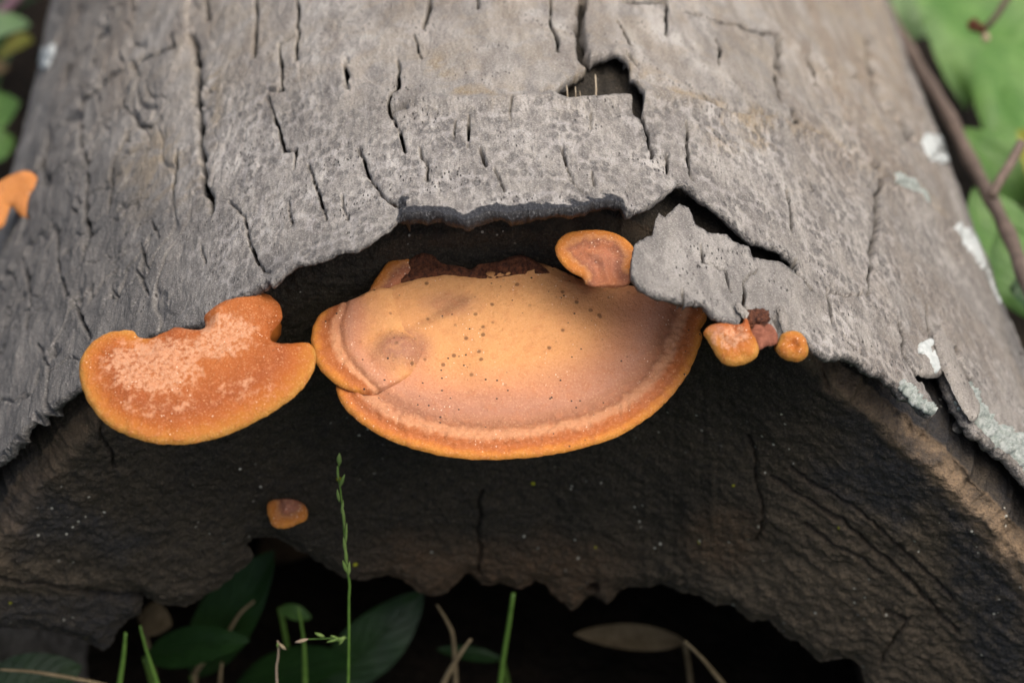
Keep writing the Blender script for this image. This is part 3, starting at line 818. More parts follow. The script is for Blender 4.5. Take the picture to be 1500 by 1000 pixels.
    steps = np.array([0.8, 2, 3.5, 5.5, 8, 11, 15, 20, 27, 36, 50, 70, 100, 150, 220, 320]) * 0.001
    B = V[ids]
    outer = d_out.ravel()[ids] < d_bot.ravel()[ids]
    cx = B[:, 0] - XC; cz = B[:, 2] - ZC; rr = np.hypot(cx, cz); nx, nz_ = cx / rr, cz / rr
    sgn = np.where(outer, 1.0, -1.0)
    VV = [V]; QQ = [quads]
    prev = ids
    for k, st in enumerate(steps):
        yy = B[:, 1] + st
        g = np.where(outer, 0.004 * (1 - math.exp(-st / 0.006)), 0.012 * (1 - math.exp(-st / 0.02)))
        disp = g * np.where(outer, 1, 1) + 0.0016 * (1 - math.exp(-st / 0.003)) * fbm(np.arctan2(nx, nz_) * 26, yy * 160, oct=4, seed=240)
        disp = np.where(outer, np.minimum(disp, 0.004), disp)
        W = np.stack([XC + MX * yy + (B[:, 0] - XC - MX * B[:, 1] + nx * disp) * wide(yy) / wide(B[:, 1]), yy, B[:, 2] + nz_ * disp], -1)
        base_i = nv + k * len(ids)
        VV.append(W)
        cur = lambda e, p=k: (e if p == 0 else None)
        a0 = be[:, 0] if k == 0 else nv + (k - 1) * len(ids) + rm[be[:, 0]]
        a1 = be[:, 1] if k == 0 else nv + (k - 1) * len(ids) + rm[be[:, 1]]
        b0 = base_i + rm[be[:, 0]]; b1 = base_i + rm[be[:, 1]]
        QQ.append(np.stack([a1, a0, b0, b1], -1))
    def ext(a, val=None):
        a = a.ravel(); t = a[ids] if val is None else np.full(len(ids), val)
        return np.concatenate([a] + [t] * len(steps))
    make_mesh("cut_end", np.vstack(VV), np.vstack(QQ), M_WOOD, log, dict(rim=ext(rim * 1.0, 0.0), warm=ext(warm), brown=ext(brown), black=ext(black)))
build_wood()

# pale fibres left standing inside the hole in the bark
for (x0, y0, x1, y1, w) in [(831, 146, 829, 128, 1.6), (840, 147, 842, 130, 1.2), (874, 143, 871, 112, 1.8), (855, 146, 848, 136, 1.0)]:
    t0, yy0 = hit_log(np.array(x0), np.array(y0 + 6), R - 0.004); t1, yy1 = hit_log(np.array(x1), np.array(y1), R - 0.002)
    a = log_pos(t0, yy0, R - 0.0105); b = log_pos(t1, yy1, R - 0.0015)
    s_ = np.linspace(0, 1, 7)[:, None]
    pth = a + (b - a) * s_ + np.array([0.0006, 0.0, 0.0]) * np.sin(s_ * 3)
    v_, q_, t_ = tube(pth, w * 0.0002 * (1 - 0.6 * s_[:, 0]), 6)
    make_mesh("wood_fibre", v_, q_, M_FIBRE, log, tris=t_)

def bark_point(px, py, lift=0.0):
    th, y = hit_log(np.asarray(px, float), np.asarray(py, float))
    sh = th.shape
    base, nrm, dr, phi, *_ = bark_fields(th.reshape(-1, 1), y.reshape(-1, 1))
    return (base + nrm * (dr + lift)[..., None]).reshape(sh + (3,)), nrm.reshape(sh + (3,)), th, y

# ------------------------------------------------------------------ bracket fungi
def fungus_sheet(parent, name, outline, front, P0, tilt, roll, prof, thick, mats, step=0.00038, seed=0, pale_c=None, extra=None, mauve=None, under=True, smooth=True, blend=None):
    n = np.array([0, -math.sin(tilt), math.cos(tilt)])
    cr, sr = math.cos(roll), math.sin(roll)
    n = np.array([n[2] * sr, n[1], n[2] * cr])
    n /= np.linalg.norm(n)
    eu = np.array([1.0, 0, 0]) - n * n[0]; eu /= np.linalg.norm(eu)
    ev = np.cross(n, eu)
    ol = smooth_closed(outline, 5) if smooth else np.asarray(outline, float)
    W = hit_plane(ol[:, 0], ol[:, 1], P0, n) - P0
    poly = np.stack([W @ eu, W @ ev], -1)
    F = hit_plane(np.array([p[0] for p in front], float), np.array([p[1] for p in front], float), P0, n) - P0
    fpoly = smooth_open(np.stack([F @ eu, F @ ev], -1), 5)
    us = np.arange(poly[:, 0].min() - 3 * step, poly[:, 0].max() + 3 * step, step)
    vs = np.arange(poly[:, 1].min() - 3 * step, poly[:, 1].max() + 3 * step, step)
    U, Vv = np.meshgrid(us, vs, indexing='ij')
    um, vm = U * 1000, Vv * 1000
    phi = sdf(U + 0.00022 * fbm(um / 1.5, vm / 1.5, oct=3, seed=seed + 1), Vv + 0.00022 * fbm(um / 1.5, vm / 1.5, oct=3, seed=seed + 2), poly)
    fr = dist_poly(U, Vv, fpoly)
    P = P0 + U[..., None] * eu + Vv[..., None] * ev
    Q, bnd, quads = clip_grid(P, phi)
    ph = np.where(bnd, 0, np.maximum(phi, 0)) * 1000
    frm = np.where(bnd, np.minimum(fr * 1000, 60), fr * 1000)
    pxx, pyy = proj(Q)
    if blend is not None:
        frm = frm + blend(pxx, pyy)
    top = prof(ph, frm, um, vm, pxx, pyy) * 0.001
    top = np.where(bnd, 0, top)
    bot = np.where(bnd, 0, -thick * 0.001 * (1 - np.exp(-ph / 2.0)) * (0.35 + 0.65 * np.clip(frm / 25, 0, 1)))
    pale = np.zeros_like(ph)
    if pale_c is not None:
        for (cx, cy, rx, ry, a) in pale_c:
            pale = np.maximum(pale, a * sstep(1.0, 0.35, np.hypot((pxx - cx) / rx, (pyy - cy) / ry)))
    mv = np.zeros_like(ph); stn = np.zeros_like(ph)
    for (cx, cy, rx, ry, a) in (mauve or []):
        mv = np.maximum(mv, a * sstep(1.0, 0.3, np.hypot((pxx - cx) / rx, (pyy - cy) / ry)))
    if extra is not None:
        stn = extra(pxx, pyy, um, vm)
    at = dict(rim=frm.ravel(), pale=pale.ravel(), mauve=mv.ravel(), stain=stn.ravel())
    T = (Q + n * top[..., None]).reshape(-1, 3)
    qo = quads
    cap = make_mesh(name, T, qo, mats[0], parent, at)
    if under:
        Bt = (Q + n * bot[..., None]).reshape(-1, 3)
        make_mesh("pore_surface", Bt, qo[:, ::-1], mats[1], parent)
    return cap, n, eu, ev

def lump(parent, name, c, rad, mat, seed, n=18, amp=0.3, freq=2.2):
    """an irregular rounded lump"""
    ph = np.linspace(0, math.pi, n); la = np.linspace(0, 2 * math.pi, 2 * n + 1)[:-1]
    A, B = np.meshgrid(ph, la, indexing='ij')
    d = np.stack([np.sin(A) * np.cos(B), np.sin(A) * np.sin(B), np.cos(A)], -1)
    r = 1 + amp * fbm(d[..., 0] * freq + 5, d[..., 1] * freq + 5, d[..., 2] * freq + 5, oct=4, seed=seed)
    V = np.asarray(c) + d * r[..., None] * np.asarray(rad)
    m = 2 * n
    Q = [(i * m + j, (i + 1) * m + j, (i + 1) * m + (j + 1) % m, i * m + (j + 1) % m) for i in range(n - 1) for j in range(m)]
    return make_mesh(name, V.reshape(-1, 3), np.array(Q), mat, parent)

def edge_round(ph, h, w):
    t = np.clip(ph / w, 0, 1)
    return h * np.sqrt(np.maximum(0, 1 - (1 - t) ** 2))

def stub(parent, px, py, P0, tilt, r, seed, length=None):
    """the neck by which a bracket grows out of the wood, running back and down from under the cap"""
    S = hit_plane(np.array(float(px)), np.array(float(py)), P0, np.array([0, -math.sin(tilt), math.cos(tilt)]))
    t0 = 1.1 * r + 0.002
    L = length
    if L is None:
        L = t0 + 0.003
        while L < 0.08 and (S + FWD * L)[1] < float(yface(*(S + FWD * L)[[0, 2]])) + 0.003:
            L += 0.001
    t = np.linspace(t0, max(L, t0 + 0.004), 9)
    w = r * (1 + 0.12 * np.sin(np.arange(9) * 1.9 + seed))
    w[0] *= 0.7
    v, q, tr = tube(S + FWD * t[:, None], w, 14)
    make_mesh("neck", v, q, M_PORE, parent, tris=tr)

# --- the large apricot bracket
P_MAIN = hit_y(np.array(750.0), np.array(405.0), 0.006)
f_main = thing("bracket_fungus", tuple(P_MAIN), "largest bracket fungus, broad apricot fan with orange rim and folded lobe", "fungus", "orange bracket fungi on the log")
MAIN_OUT = [(492, 545), (493, 574), (504, 597), (530, 621), (565, 642), (605, 657), (650, 668), (700, 673), (750, 672), (800, 667), (850, 657), (900, 641), (940, 619), (975, 590), (1003, 555), (1020, 522), (1029, 492),
            (1026, 484), (1034, 470), (1034, 455), (1020, 449), (995, 447), (965, 438), (930, 422), (890, 415), (862, 414), (842, 408), (820, 398), (795, 389), (775, 386), (745, 390), (720, 398), (700, 402), (670, 398), (640, 398),
            (605, 405), (570, 418), (535, 432), (510, 450), (498, 500)]
MAIN_FRONT = [(440, 540), (470, 570), (493, 582), (504, 597), (530, 621), (565, 642), (605, 657), (650, 668), (700, 673), (750, 672), (800, 667), (850, 657), (900, 641), (940, 619), (975, 590), (1003, 555), (1020, 522), (1032, 480), (1040, 452)]
def prof_main(ph, fr, um, vm, px, py):
    h = edge_round(ph, 1.1, 1.5)
    wob = fr + 0.9 * fbm(um / 6, vm / 6, oct=3, seed=301)
    rough = np.exp(-((wob - 5.5) / 3.2) ** 2)
    h = h + 0.5 * sstep(2.6, 4.6, wob) - 0.30 * np.exp(-((wob - 2.9) / 0.7) ** 2) - 0.45 * np.exp(-((wob - 8.2) / 1.0) ** 2) - 0.15 * np.exp(-((wob - 11.5) / 1.0) ** 2) - 0.12 * np.exp(-((wob - 15) / 1.2) ** 2)
    h = h + 1.5 * sstep(6, 34, fr) * sstep(0, 4, ph)
    h = h + 0.6 * fbm(um / 14, vm / 14, oct=3, seed=302) * sstep(0, 5, ph) + 0.16 * fbm(um / 2.6, vm / 2.6, oct=3, seed=303) * (0.5 + 1.4 * rough) * sstep(0, 2, ph)
    h = h + (0.10 + 0.45 * rough) * fbm(um / 0.9, vm / 0.9, oct=2, seed=305) * sstep(0, 2, ph)
    return h - 1.2 * sstep(55, 0, np.hypot((px - 660), (py - 540) * 0.8))      # the valley beside the folded lobe
def main_stain(px, py, um, vm):
    nz = 12 * fbm(um / 4, vm / 4, oct=3, seed=311)
    s = 0.35 * sstep(1, 0.2, np.hypot((px - 655) / 60, (py - 465 + (px - 655) * 0.5) / 13) + nz * 0.03)
    e = dist_poly(px, py, [(585, 412), (640, 396), (700, 400), (745, 388), (795, 386)])
    return np.clip(s + 0.9 * sstep(13, 3, e + nz), 0, 1)
fungus_sheet(f_main, "cap", MAIN_OUT, MAIN_FRONT, P_MAIN, math.radians(20), 0.0, prof_main, 7.0, (M_F_MAIN, M_PORE), seed=300, mauve=[(590, 518, 60, 36, 0.9), (900, 570, 170, 50, 0.25), (700, 600, 260, 30, 0.35), (520, 470, 60, 60, 0.3), (660, 455, 60, 26, 0.5)], extra=main_stain)
# the lobe folded over its left end
P_LOBE = P_MAIN + np.array([0, 0, 0.0018])
LOBE_OUT = [(457, 512), (456, 492), (461, 472), (474, 456), (498, 446), (525, 437), (556, 424), (600, 426), (650, 440), (672, 468), (655, 498), (634, 522), (612, 542), (592, 556), (566, 570), (545, 578), (522, 575), (497, 566), (475, 548), (462, 530)]
LOBE_FRONT = [(498, 446), (474, 456), (461, 472), (456, 492), (457, 512), (462, 530), (475, 548), (497, 566), (522, 575), (545, 578), (566, 570), (592, 556), (612, 542)]
def prof_lobe(ph, fr, um, vm, px, py):
    wob = fr + 1.1 * fbm(um / 5, vm / 5, oct=3, seed=321)
    h = edge_round(ph, 1.1, 1.5) + 0.4 * sstep(2.4, 4.4, wob) - 0.4 * np.exp(-((wob - 7.4) / 1.0) ** 2) + 0.3 * np.exp(-((wob - 5) / 3) ** 2) * fbm(um / 0.9, vm / 0.9, oct=2, seed=325) * sstep(0, 2, ph)
    h = h + 0.6 * fbm(um / 9, vm / 9, oct=3, seed=322) * sstep(0, 4, ph) + 0.2 * fbm(um / 2.2, vm / 2.2, oct=3, seed=323) * sstep(0, 2, ph)
    h = h + 2.6 * sstep(48, 8, np.hypot((px - 585) / 1.1, (py - 522) * 1.2)) * sstep(0, 3, ph)       # the purplish swelling
    h = h + 0.4 * sstep(26, 4, np.hypot((px - 555), (py - 456) * 1.3))
    h = h - 5.5 * sstep(575, 690, px + 0.2 * (520 - py))
    return h
fungus_sheet(f_main, "folded_lobe", LOBE_OUT, LOBE_FRONT, P_LOBE, math.radians(20), 0.0, prof_lobe, 3.0, (M_F_MAIN, M_PORE), seed=320, mauve=[(590, 518, 60, 36, 0.9), (520, 470, 60, 50, 0.35)],
             blend=lambda px, py: 30 * sstep(490, 610, px + 0.35 * (500 - py)))
# decayed old growth along its back edge
P_OLD = hit_y(np.array(680.0), np.array(402.0), 0.004)
OLD_OUT = [(588, 416), (590, 395), (600, 380), (616, 371), (634, 374), (648, 386), (664, 389), (680, 392), (690, 396), (700, 388), (716, 385), (734, 382), (748, 376), (764, 374), (780, 380), (795, 390), (806, 402), (790, 404), (760, 404), (730, 409), (705, 412), (680, 408), (650, 406), (620, 410)]
def prof_old(ph, fr, um, vm, px, py):
    h = edge_round(ph, 1.0, 1.4) + sstep(0, 1.2, ph) * (2.2 * fbm(um / 2.2, vm / 2.2, oct=4, seed=331, gain=0.65) + 1.0 * np.maximum(0, fbm(um / 4.5, vm / 4.5, oct=2, seed=332)))
    return h - 2.0 * sstep(11, 3, np.hypot((px - 716) / 1.3, py - 397))       # the hollow in the middle of the crust
fungus_sheet(f_main, "old_growth", OLD_OUT, OLD_OUT[:6], P_OLD, math.radians(30), 0.0, prof_old, 4.0, (M_OLD, M_PORE), 0.0003, seed=330)
SHO_OUT = [(540, 430), (548, 412), (558, 397), (568, 385), (582, 377), (596, 376), (604, 384), (604, 398), (594, 412), (575, 424), (556, 434)]
def prof_sho(ph, fr, um, vm, px, py):
    return edge_round(ph, 1.6, 2.6) + 0.4 * fbm(um / 4, vm / 4, oct=3, seed=341) * sstep(0, 2, ph)
fungus_sheet(f_main, "rear_lobe", SHO_OUT, SHO_OUT[1:6], P_OLD + np.array([0, 0.001, 0.0]), math.radians(30), 0.0, prof_sho, 4.0, (M_F_TOP, M_PORE), 0.0003, seed=340)
for i, (x, y) in enumerate([(560, 480), (640, 470), (720, 470), (800, 470), (880, 475), (950, 490)]):      # where it grows out of the wood
    stub(f_main, x, y, P_MAIN, math.radians(20), 0.0055, i)

# --- the round tan-centred bracket behind it
P_TOP = hit_y(np.array(880.0), np.array(415.0), -0.013)
f_top = thing("bracket_fungus", tuple(P_TOP), "small round bracket with brown centre growing behind the largest fan", "fungus", "orange bracket fungi on the log")
TOP_OUT = [(815, 372), (814, 360), (822, 347), (838, 340), (860, 337), (884, 338), (906, 344), (923, 357), (934, 373), (936, 382), (928, 391), (924, 400), (922, 416), (905, 421), (880, 421), (860, 417), (855, 409), (838, 400), (824, 388)]
TOP_FRONT = [(845, 405), (838, 400), (824, 388), (815, 372), (814, 360), (822, 347), (838, 340), (860, 337), (884, 338), (906, 344), (923, 357), (934, 373), (936, 382), (930, 390)]
def prof_top(ph, fr, um, vm, px, py):
    h = edge_round(ph, 0.8, 1.2) + 0.3 * fbm(um / 3, vm / 3, oct=3, seed=361) * sstep(0, 2, ph) - 0.9 * np.exp(-((fr - 5.0) / 1.4) ** 2) * sstep(0, 2, ph)
    return h + 0.7 * sstep(5.5, 9, fr)
fungus_sheet(f_top, "cap", TOP_OUT, TOP_FRONT, P_TOP, math.radians(26), 0.0, prof_top, 3.0, (M_F_TOP, M_PORE), 0.0003, seed=360, mauve=[(885, 385, 42, 24, 0.5)])
stub(f_top, 880, 382, P_TOP, math.radians(26), 0.003, 1)

# --- the orange bracket to its left
P_LEFT = hit_y(np.array(330.0), np.array(480.0), -0.0205)
f_left = thing("bracket_fungus", tuple(P_LEFT), "bright orange bracket with pale crusty centre and raised rounded tab under the bark lip", "fungus", "orange bracket fungi on the log")
LEFT_OUT = [(116, 548), (118, 528), (129, 508), (148, 493), (172, 486), (195, 486), (205, 495), (222, 496), (240, 488), (258, 481), (280, 484), (300, 482), (299, 466), (312, 452), (335, 440), (360, 432), (385, 430), (402, 438), (412, 452), (413, 468), (403, 480), (396, 490), (401, 502),
            (425, 504), (452, 503), (462, 516), (460, 540), (446, 566), (420, 590), (385, 612), (340, 634), (300, 646), (262, 651), (220, 648), (180, 635), (150, 616), (130, 590), (120, 568)]
LEFT_FRONT = [(205, 493), (172, 486), (148, 493), (129, 508), (118, 528), (116, 548), (120, 568), (130, 590), (150, 616), (180, 635), (220, 648), (262, 651), (300, 646), (340, 634), (385, 612), (420, 590), (446, 566), (460, 540), (463, 512)]
def prof_left(ph, fr, um, vm, px, py):
    h = edge_round(ph, 1.5, 2.0) + 1.2 * sstep(1, 9, fr) * sstep(0, 3, ph) + 0.5 * fbm(um / 9, vm / 9, oct=3, seed=381) * sstep(0, 3, ph) + 0.2 * fbm(um / 1.8, vm / 1.8, oct=3, seed=382) * sstep(0, 2, ph)
    h = h + 1.0 * sstep(495, 450, py) * sstep(280, 330, px) * sstep(0, 4, ph)
    d = dist_poly(px, py, [(455, 506), (400, 512), (350, 514), (300, 520)])
    return h + 0.5 * sstep(-14, 8, py - 512 - 0.02 * (450 - px)) * sstep(250, 340, px) * sstep(0, 3, ph)
fungus_sheet(f_left, "cap", LEFT_OUT, LEFT_FRONT, P_LEFT, math.radians(20), 0.0, prof_left, 5.0, (M_F_LEFT, M_PORE), seed=380, pale_c=[(225, 545, 105, 62, 0.95), (330, 492, 70, 34, 0.9), (300, 520, 110, 26, 0.8), (240, 600, 90, 30, 0.45), (360, 580, 70, 30, 0.4)])
for i, (x, y) in enumerate([(250, 540), (320, 530), (370, 480)]):
    stub(f_left, x, y, P_LEFT, math.radians(20), 0.0045, i)

# --- the lobed bracket below the torn flap, with a pinkish withered ear
P_R1 = hit_y(np.array(1080.0), np.array(475.0), -0.0305)
f_r1 = thing("bracket_fungus", tuple(P_R1), "small lumpy orange bracket with a withered pinkish ear beneath the torn bark flap", "fungus", "orange bracket fungi on the log")
R1_OUT = [(1031, 488), (1036, 480), (1046, 475), (1060, 473), (1075, 476), (1086, 474), (1090, 466), (1097, 472), (1101, 486), (1108, 498), (1111, 511), (1108, 523), (1096, 531), (1078, 536), (1062, 534), (1050, 522), (1042, 508), (1035, 496)]
R1_FRONT = [(1035, 496), (1042, 508), (1050, 522), (1062, 534), (1078, 536), (1096, 531), (1108, 523), (1111, 511)]
def prof_r1(ph, fr, um, vm, px, py):
    return edge_round(ph, 1.9, 2.6) + 0.5 * fbm(um / 3, vm / 3, oct=3, seed=401) * sstep(0, 2, ph) - 1.0 * sstep(16, 4, np.hypot(px - 1075, (py - 490) * 1.2)) + 0.6 * np.exp(-(dist_poly(px, py, [(1060, 495), (1075, 505), (1095, 498)]) / 5) ** 2)
fungus_sheet(f_r1, "cap", R1_OUT, R1_FRONT, P_R1, math.radians(28), 0.0, prof_r1, 3.5, (M_F_LEFT, M_PORE), 0.0003, seed=400, pale_c=[(1068, 498, 40, 26, 0.9)], mauve=[(1048, 487, 18, 14, 0.6)])
EAR_OUT = [(1100, 480), (1112, 472), (1126, 474), (1136, 482), (1139, 497), (1134, 506), (1122, 507), (1112, 512), (1104, 502)]
def prof_ear(ph, fr, um, vm, px, py):
    return edge_round(ph, 0.9, 1.6) + 0.4 * fbm(um / 1.6, vm / 1.6, oct=3, seed=411) * sstep(0, 2, ph) - 0.5 * np.exp(-(dist_poly(px, py, [(1106, 496), (1122, 492), (1136, 486)]) / 2) ** 2)
fungus_sheet(f_r1, "withered_ear", EAR_OUT, EAR_OUT[3:8], P_R1 + np.array([0, 0.001, -0.0004]), math.radians(28), 0.0, prof_ear, 2.0, (M_PINK, M_PORE), 0.0003, seed=410)
stub(f_r1, 1076, 504, P_R1, math.radians(28), 0.0025, 2)
for i, (x, y) in enumerate([(1102, 468), (1114, 466)]):
    lump(f_r1, "old_growth", hit_y(np.array(float(x)), np.array(float(y)), -0.028), (0.0022, 0.003, 0.0014), M_OLD, 417 + i, 14, 0.5, 3.0)

# --- the orange button next to it
P_R2 = hit_y(np.array(1162.0), np.array(495.0), -0.032)
f_r2 = thing("bracket_fungus", tuple(P_R2), "little round orange button fungus with dimpled middle under a dark bark sliver", "fungus", "orange bracket fungi on the log")
R2_OUT = [(1136, 512), (1140, 500), (1145, 490), (1157, 485), (1170, 487), (1180, 496), (1184, 510), (1181, 523), (1170, 530), (1158, 529), (1146, 524)]
def prof_r2(ph, fr, um, vm, px, py):
    return edge_round(ph, 2.4, 3.0) - 1.0 * sstep(11, 2, np.hypot(px - 1162, py - 510)) + 0.3 * fbm(um / 2.5, vm / 2.5, oct=2, seed=421) * sstep(0, 2, ph)
fungus_sheet(f_r2, "cap", R2_OUT, R2_OUT, P_R2, math.radians(32), 0.0, prof_r2, 2.5, (M_F_LEFT, M_PORE), 0.0003, seed=420)
stub(f_r2, 1162, 508, P_R2, math.radians(32), 0.0018, 3)

# --- the lone small one on the cut end
P_S = hit_y(np.array(420.0), np.array(738.0), float(yface(np.array(-0.053), np.array(-0.045))) - 0.002)
f_s = thing("bracket_fungus", tuple(P_S), "tiny brownish orange bracket alone on the dark cut end of the log", "fungus", "orange bracket fungi on the log")
S_OUT = [(391, 745), (393, 736), (404, 732), (418, 731), (435, 734), (447, 740), (451, 752), (446, 763), (430, 770), (412, 774), (400, 770), (394, 759)]
S_FRONT = [(391, 745), (394, 759), (400, 770), (412, 774), (430, 770), (446, 763), (451, 752)]
def prof_s(ph, fr, um, vm, px, py):
    return edge_round(ph, 1.2, 1.6) + 0.8 * sstep(3.6, 4.6, fr + 0.4 * fbm(um / 2, vm / 2, oct=2, seed=431)) * sstep(0, 1.4, ph) + 0.4 * fbm(um / 1.8, vm / 1.8, oct=3, seed=432) * sstep(3.4, 4.4, fr) * sstep(0, 1.4, ph)
fungus_sheet(f_s, "cap", S_OUT, S_FRONT, P_S, math.radians(18), 0.0, prof_s, 2.5, (M_F_TOP, M_PORE), 0.0003, seed=430, mauve=[(426, 745, 22, 13, 0.8)])
stub(f_s, 422, 752, P_S, math.radians(18), 0.002, 4)

# --- the one high on the left flank
t_, y_ = hit_log(np.array(40.0), np.array(290.0)); 
P_E = log_pos(t_, y_, R + 0.003)
f_e = thing("bracket_fungus", tuple(P_E), "notched pale orange bracket sticking out of the log's furrowed flank", "fungus", "orange bracket fungi on the log")
E_OUT = [(58, 266), (50, 255), (36, 251), (18, 257), (0, 266), (-25, 276), (-50, 300), (-60, 330), (-40, 345), (-15, 340), (2, 334), (10, 318), (16, 303), (26, 312), (36, 322), (47, 323), (46, 310), (50, 292), (58, 282)]
E_FRONT = [(-25, 276), (-50, 300), (-60, 330), (-40, 345), (-15, 340), (2, 334)]
def prof_e(ph, fr, um, vm, px, py):
    return edge_round(ph, 1.3, 2.0) + 0.6 * fbm(um / 5, vm / 5, oct=3, seed=441) * sstep(0, 2, ph)
M_F_EDGE = fungus_material("fungus_light_orange", [(0.0, (0.50, 0.20, 0.05)), (0.3, (0.54, 0.205, 0.05)), (1.0, (0.52, 0.19, 0.045))], dots=0.1)
fungus_sheet(f_e, "cap", E_OUT, E_FRONT, P_E, math.radians(22), math.radians(-22), prof_e, 3.5, (M_F_EDGE, M_PORE), 0.0004, seed=440)
stub(f_e, 34, 280, P_E, math.radians(22), 0.0022, 5, 0.018)

# ------------------------------------------------------------------ lichen crusts on the bark
def lichen(outline, label, mat, h=0.9, seed=0, bumpy=0.5):
    ol = smooth_closed(outline, 4)
    x0, y0 = ol.min(0) - 3; x1, y1 = ol.max(0) + 3
    st = 1.6
    X, Y = np.meshgrid(np.arange(x0, x1, st), np.arange(y0, y1, st), indexing='ij')
    P, N, th, yy = bark_point(X, Y)
    phi = sdf(X + 3.5 * fbm(X / 6, Y / 6, oct=3, seed=seed), Y + 3.5 * fbm(X / 6, Y / 6, oct=3, seed=seed + 1), ol)
    Q, bnd, quads = clip_grid(P, phi)
    ph = np.where(bnd, 0, np.maximum(phi, 0))
    hh = edge_round(ph, h, 4) + np.where(bnd, 0, bumpy * fbm(X / 5, Y / 5, oct=4, seed=seed + 2, gain=0.7)) + np.where(bnd, -0.3, 0.15)
    T = Q + N * (hh * 0.001)[..., None]
    q = quads[:, ::-1]
    # an underside so that the crust is a body, not a sheet
    be = border_edges(q); nv = X.size
    Bt = (Q - N * 0.0008).reshape(-1, 3)
    V = np.vstack([T.reshape(-1, 3), Bt])
    w = np.stack([be[:, 1], be[:, 0], be[:, 0] + nv, be[:, 1] + nv], -1)
    c = P.reshape(-1, 3).mean(0)
    o = make_mesh("lichen_crust", V, np.vstack([q, w, q[:, ::-1] + nv]), mat, None, None, origin=c)
    tag(o, label, "lichen", "pale lichen crusts on the bark")
lichen([(1356, 198), (1366, 196), (1380, 205), (1387, 222), (1384, 240), (1370, 236), (1358, 226), (1354, 210)], "smooth bright white lichen patch high on the log's shoulder beside the vine", M_LICHEN_W, 0.8, 500, 0.15)
lichen([(1312, 254), (1330, 262), (1350, 275), (1366, 290), (1374, 302), (1362, 296), (1345, 283), (1325, 270), (1312, 260)], "thin pale lichen line along a bark ledge above the dark crack", M_LICHEN, 0.5, 510, 0.3)
lichen([(1404, 326), (1414, 328), (1430, 345), (1448, 370), (1462, 395), (1474, 425), (1478, 445), (1468, 436), (1452, 408), (1436, 382), (1418, 356), (1406, 340)], "long white lichen streak running down the outline of the log", M_LICHEN_W, 0.6, 520, 0.3)
lichen([(1345, 508), (1354, 498), (1366, 496), (1372, 508), (1376, 526), (1377, 543), (1370, 548), (1362, 535), (1352, 524), (1346, 516)], "white lichen patch on a loose bark lump at the head of the split", M_LICHEN_W, 0.6, 530, 0.3)
lichen([(1403, 585), (1410, 566), (1420, 562), (1430, 575), (1440, 598), (1456, 618), (1475, 630), (1500, 648), (1540, 690), (1560, 740), (1530, 738), (1500, 694), (1482, 672), (1462, 655), (1440, 632), (1424, 612), (1410, 600)], "thick crumbly grey green lichen crust along the lower edge of the split bark", M_LICHEN, 1.4, 540, 1.7)
lichen([(1314, 560), (1324, 561), (1336, 572), (1346, 586), (1358, 594), (1368, 602), (1366, 609), (1352, 600), (1338, 590), (1324, 574)], "small crumbly lichen crust on the tip of the torn bark edge", M_LICHEN, 1.0, 550, 1.5)
lichen([(56, 98), (53, 88), (60, 74), (70, 64), (77, 66), (74, 84), (66, 100)], "bluish white lichen flake on the shaded flank of the log", M_LICHEN_W, 0.8, 560, 0.2)

# loose bark pieces at the split on the right and small slivers at the torn edge
def bark_chunk(outline, r_off, thick, name="bark_flake", seed=0, tip=0.0):
    ol = smooth_closed(outline, 4)
    x0, y0 = ol.min(0) - 3; x1, y1 = ol.max(0) + 3
    X, Y = np.meshgrid(np.arange(x0, x1, 1.8), np.arange(y0, y1, 1.8), indexing='ij')
    th, yy = hit_log(X, Y, R + r_off)
    P = log_pos(th, yy, R + r_off); N = np.stack([np.sin(th), 0 * th, np.cos(th)], -1)
    am, ym = th * R * 1000, yy * 1000
    phi = sdf(X + 2 * fbm(X / 5, Y / 5, oct=3, seed=seed), Y + 2 * fbm(X / 5, Y / 5, oct=3, seed=seed + 1), ol)
    Q, bnd, quads = clip_grid(P, phi)
    ph = np.where(bnd, 0, np.maximum(phi, 0))
    hh = edge_round(ph, thick * 0.5, 7) + np.where(bnd, 0, 0.35 * fbm(am / 3, ym / 6, oct=4, seed=seed + 2))
    T = (Q + N * (hh * 0.001)[..., None]).reshape(-1, 3); Bt = (Q - N * (thick * 0.0005 * (1 - np.exp(-ph / 4)))[..., None]).reshape(-1, 3)
    q = quads[:, ::-1]; nv = X.size
    z = np.zeros(2 * nv)
    at = dict(bc=np.tile(np.stack([am, ym, 0 * am], -1).reshape(-1, 3), (2, 1)), pore=z, brown=z, ochre=z, warm=z + 0.5, dark=z + 0.1, char=z)
    make_mesh(name, np.vstack([T, Bt]), np.vstack([q, q[:, ::-1] + nv]), M_BARK, log, at)
bark_chunk([(1344, 548), (1343, 520), (1350, 502), (1364, 494), (1374, 510), (1378, 540), (1374, 552), (1360, 554)], -0.0012, 3.2, seed=600)
bark_chunk([(1366, 488), (1376, 486), (1388, 505), (1404, 540), (1420, 570), (1432, 598), (1425, 618), (1410, 600), (1394, 570), (1380, 540), (1370, 508)], 0.0008, 3.0, "bark_splinter", seed=610)
bark_chunk([(1138, 452), (1146, 450), (1154, 468), (1158, 484), (1150, 492), (1144, 476)], -0.0005, 2.0, "bark_splinter", seed=620)
bark_chunk([(1076, 446), (1084, 445), (1092, 455), (1100, 462), (1092, 467), (1082, 458)], -0.001, 1.8, "bark_splinter", seed=630)
bark_chunk([(1400, 610), (1422, 606), (1420, 618), (1408, 634), (1396, 630)], -0.006, 2.0, seed=640)

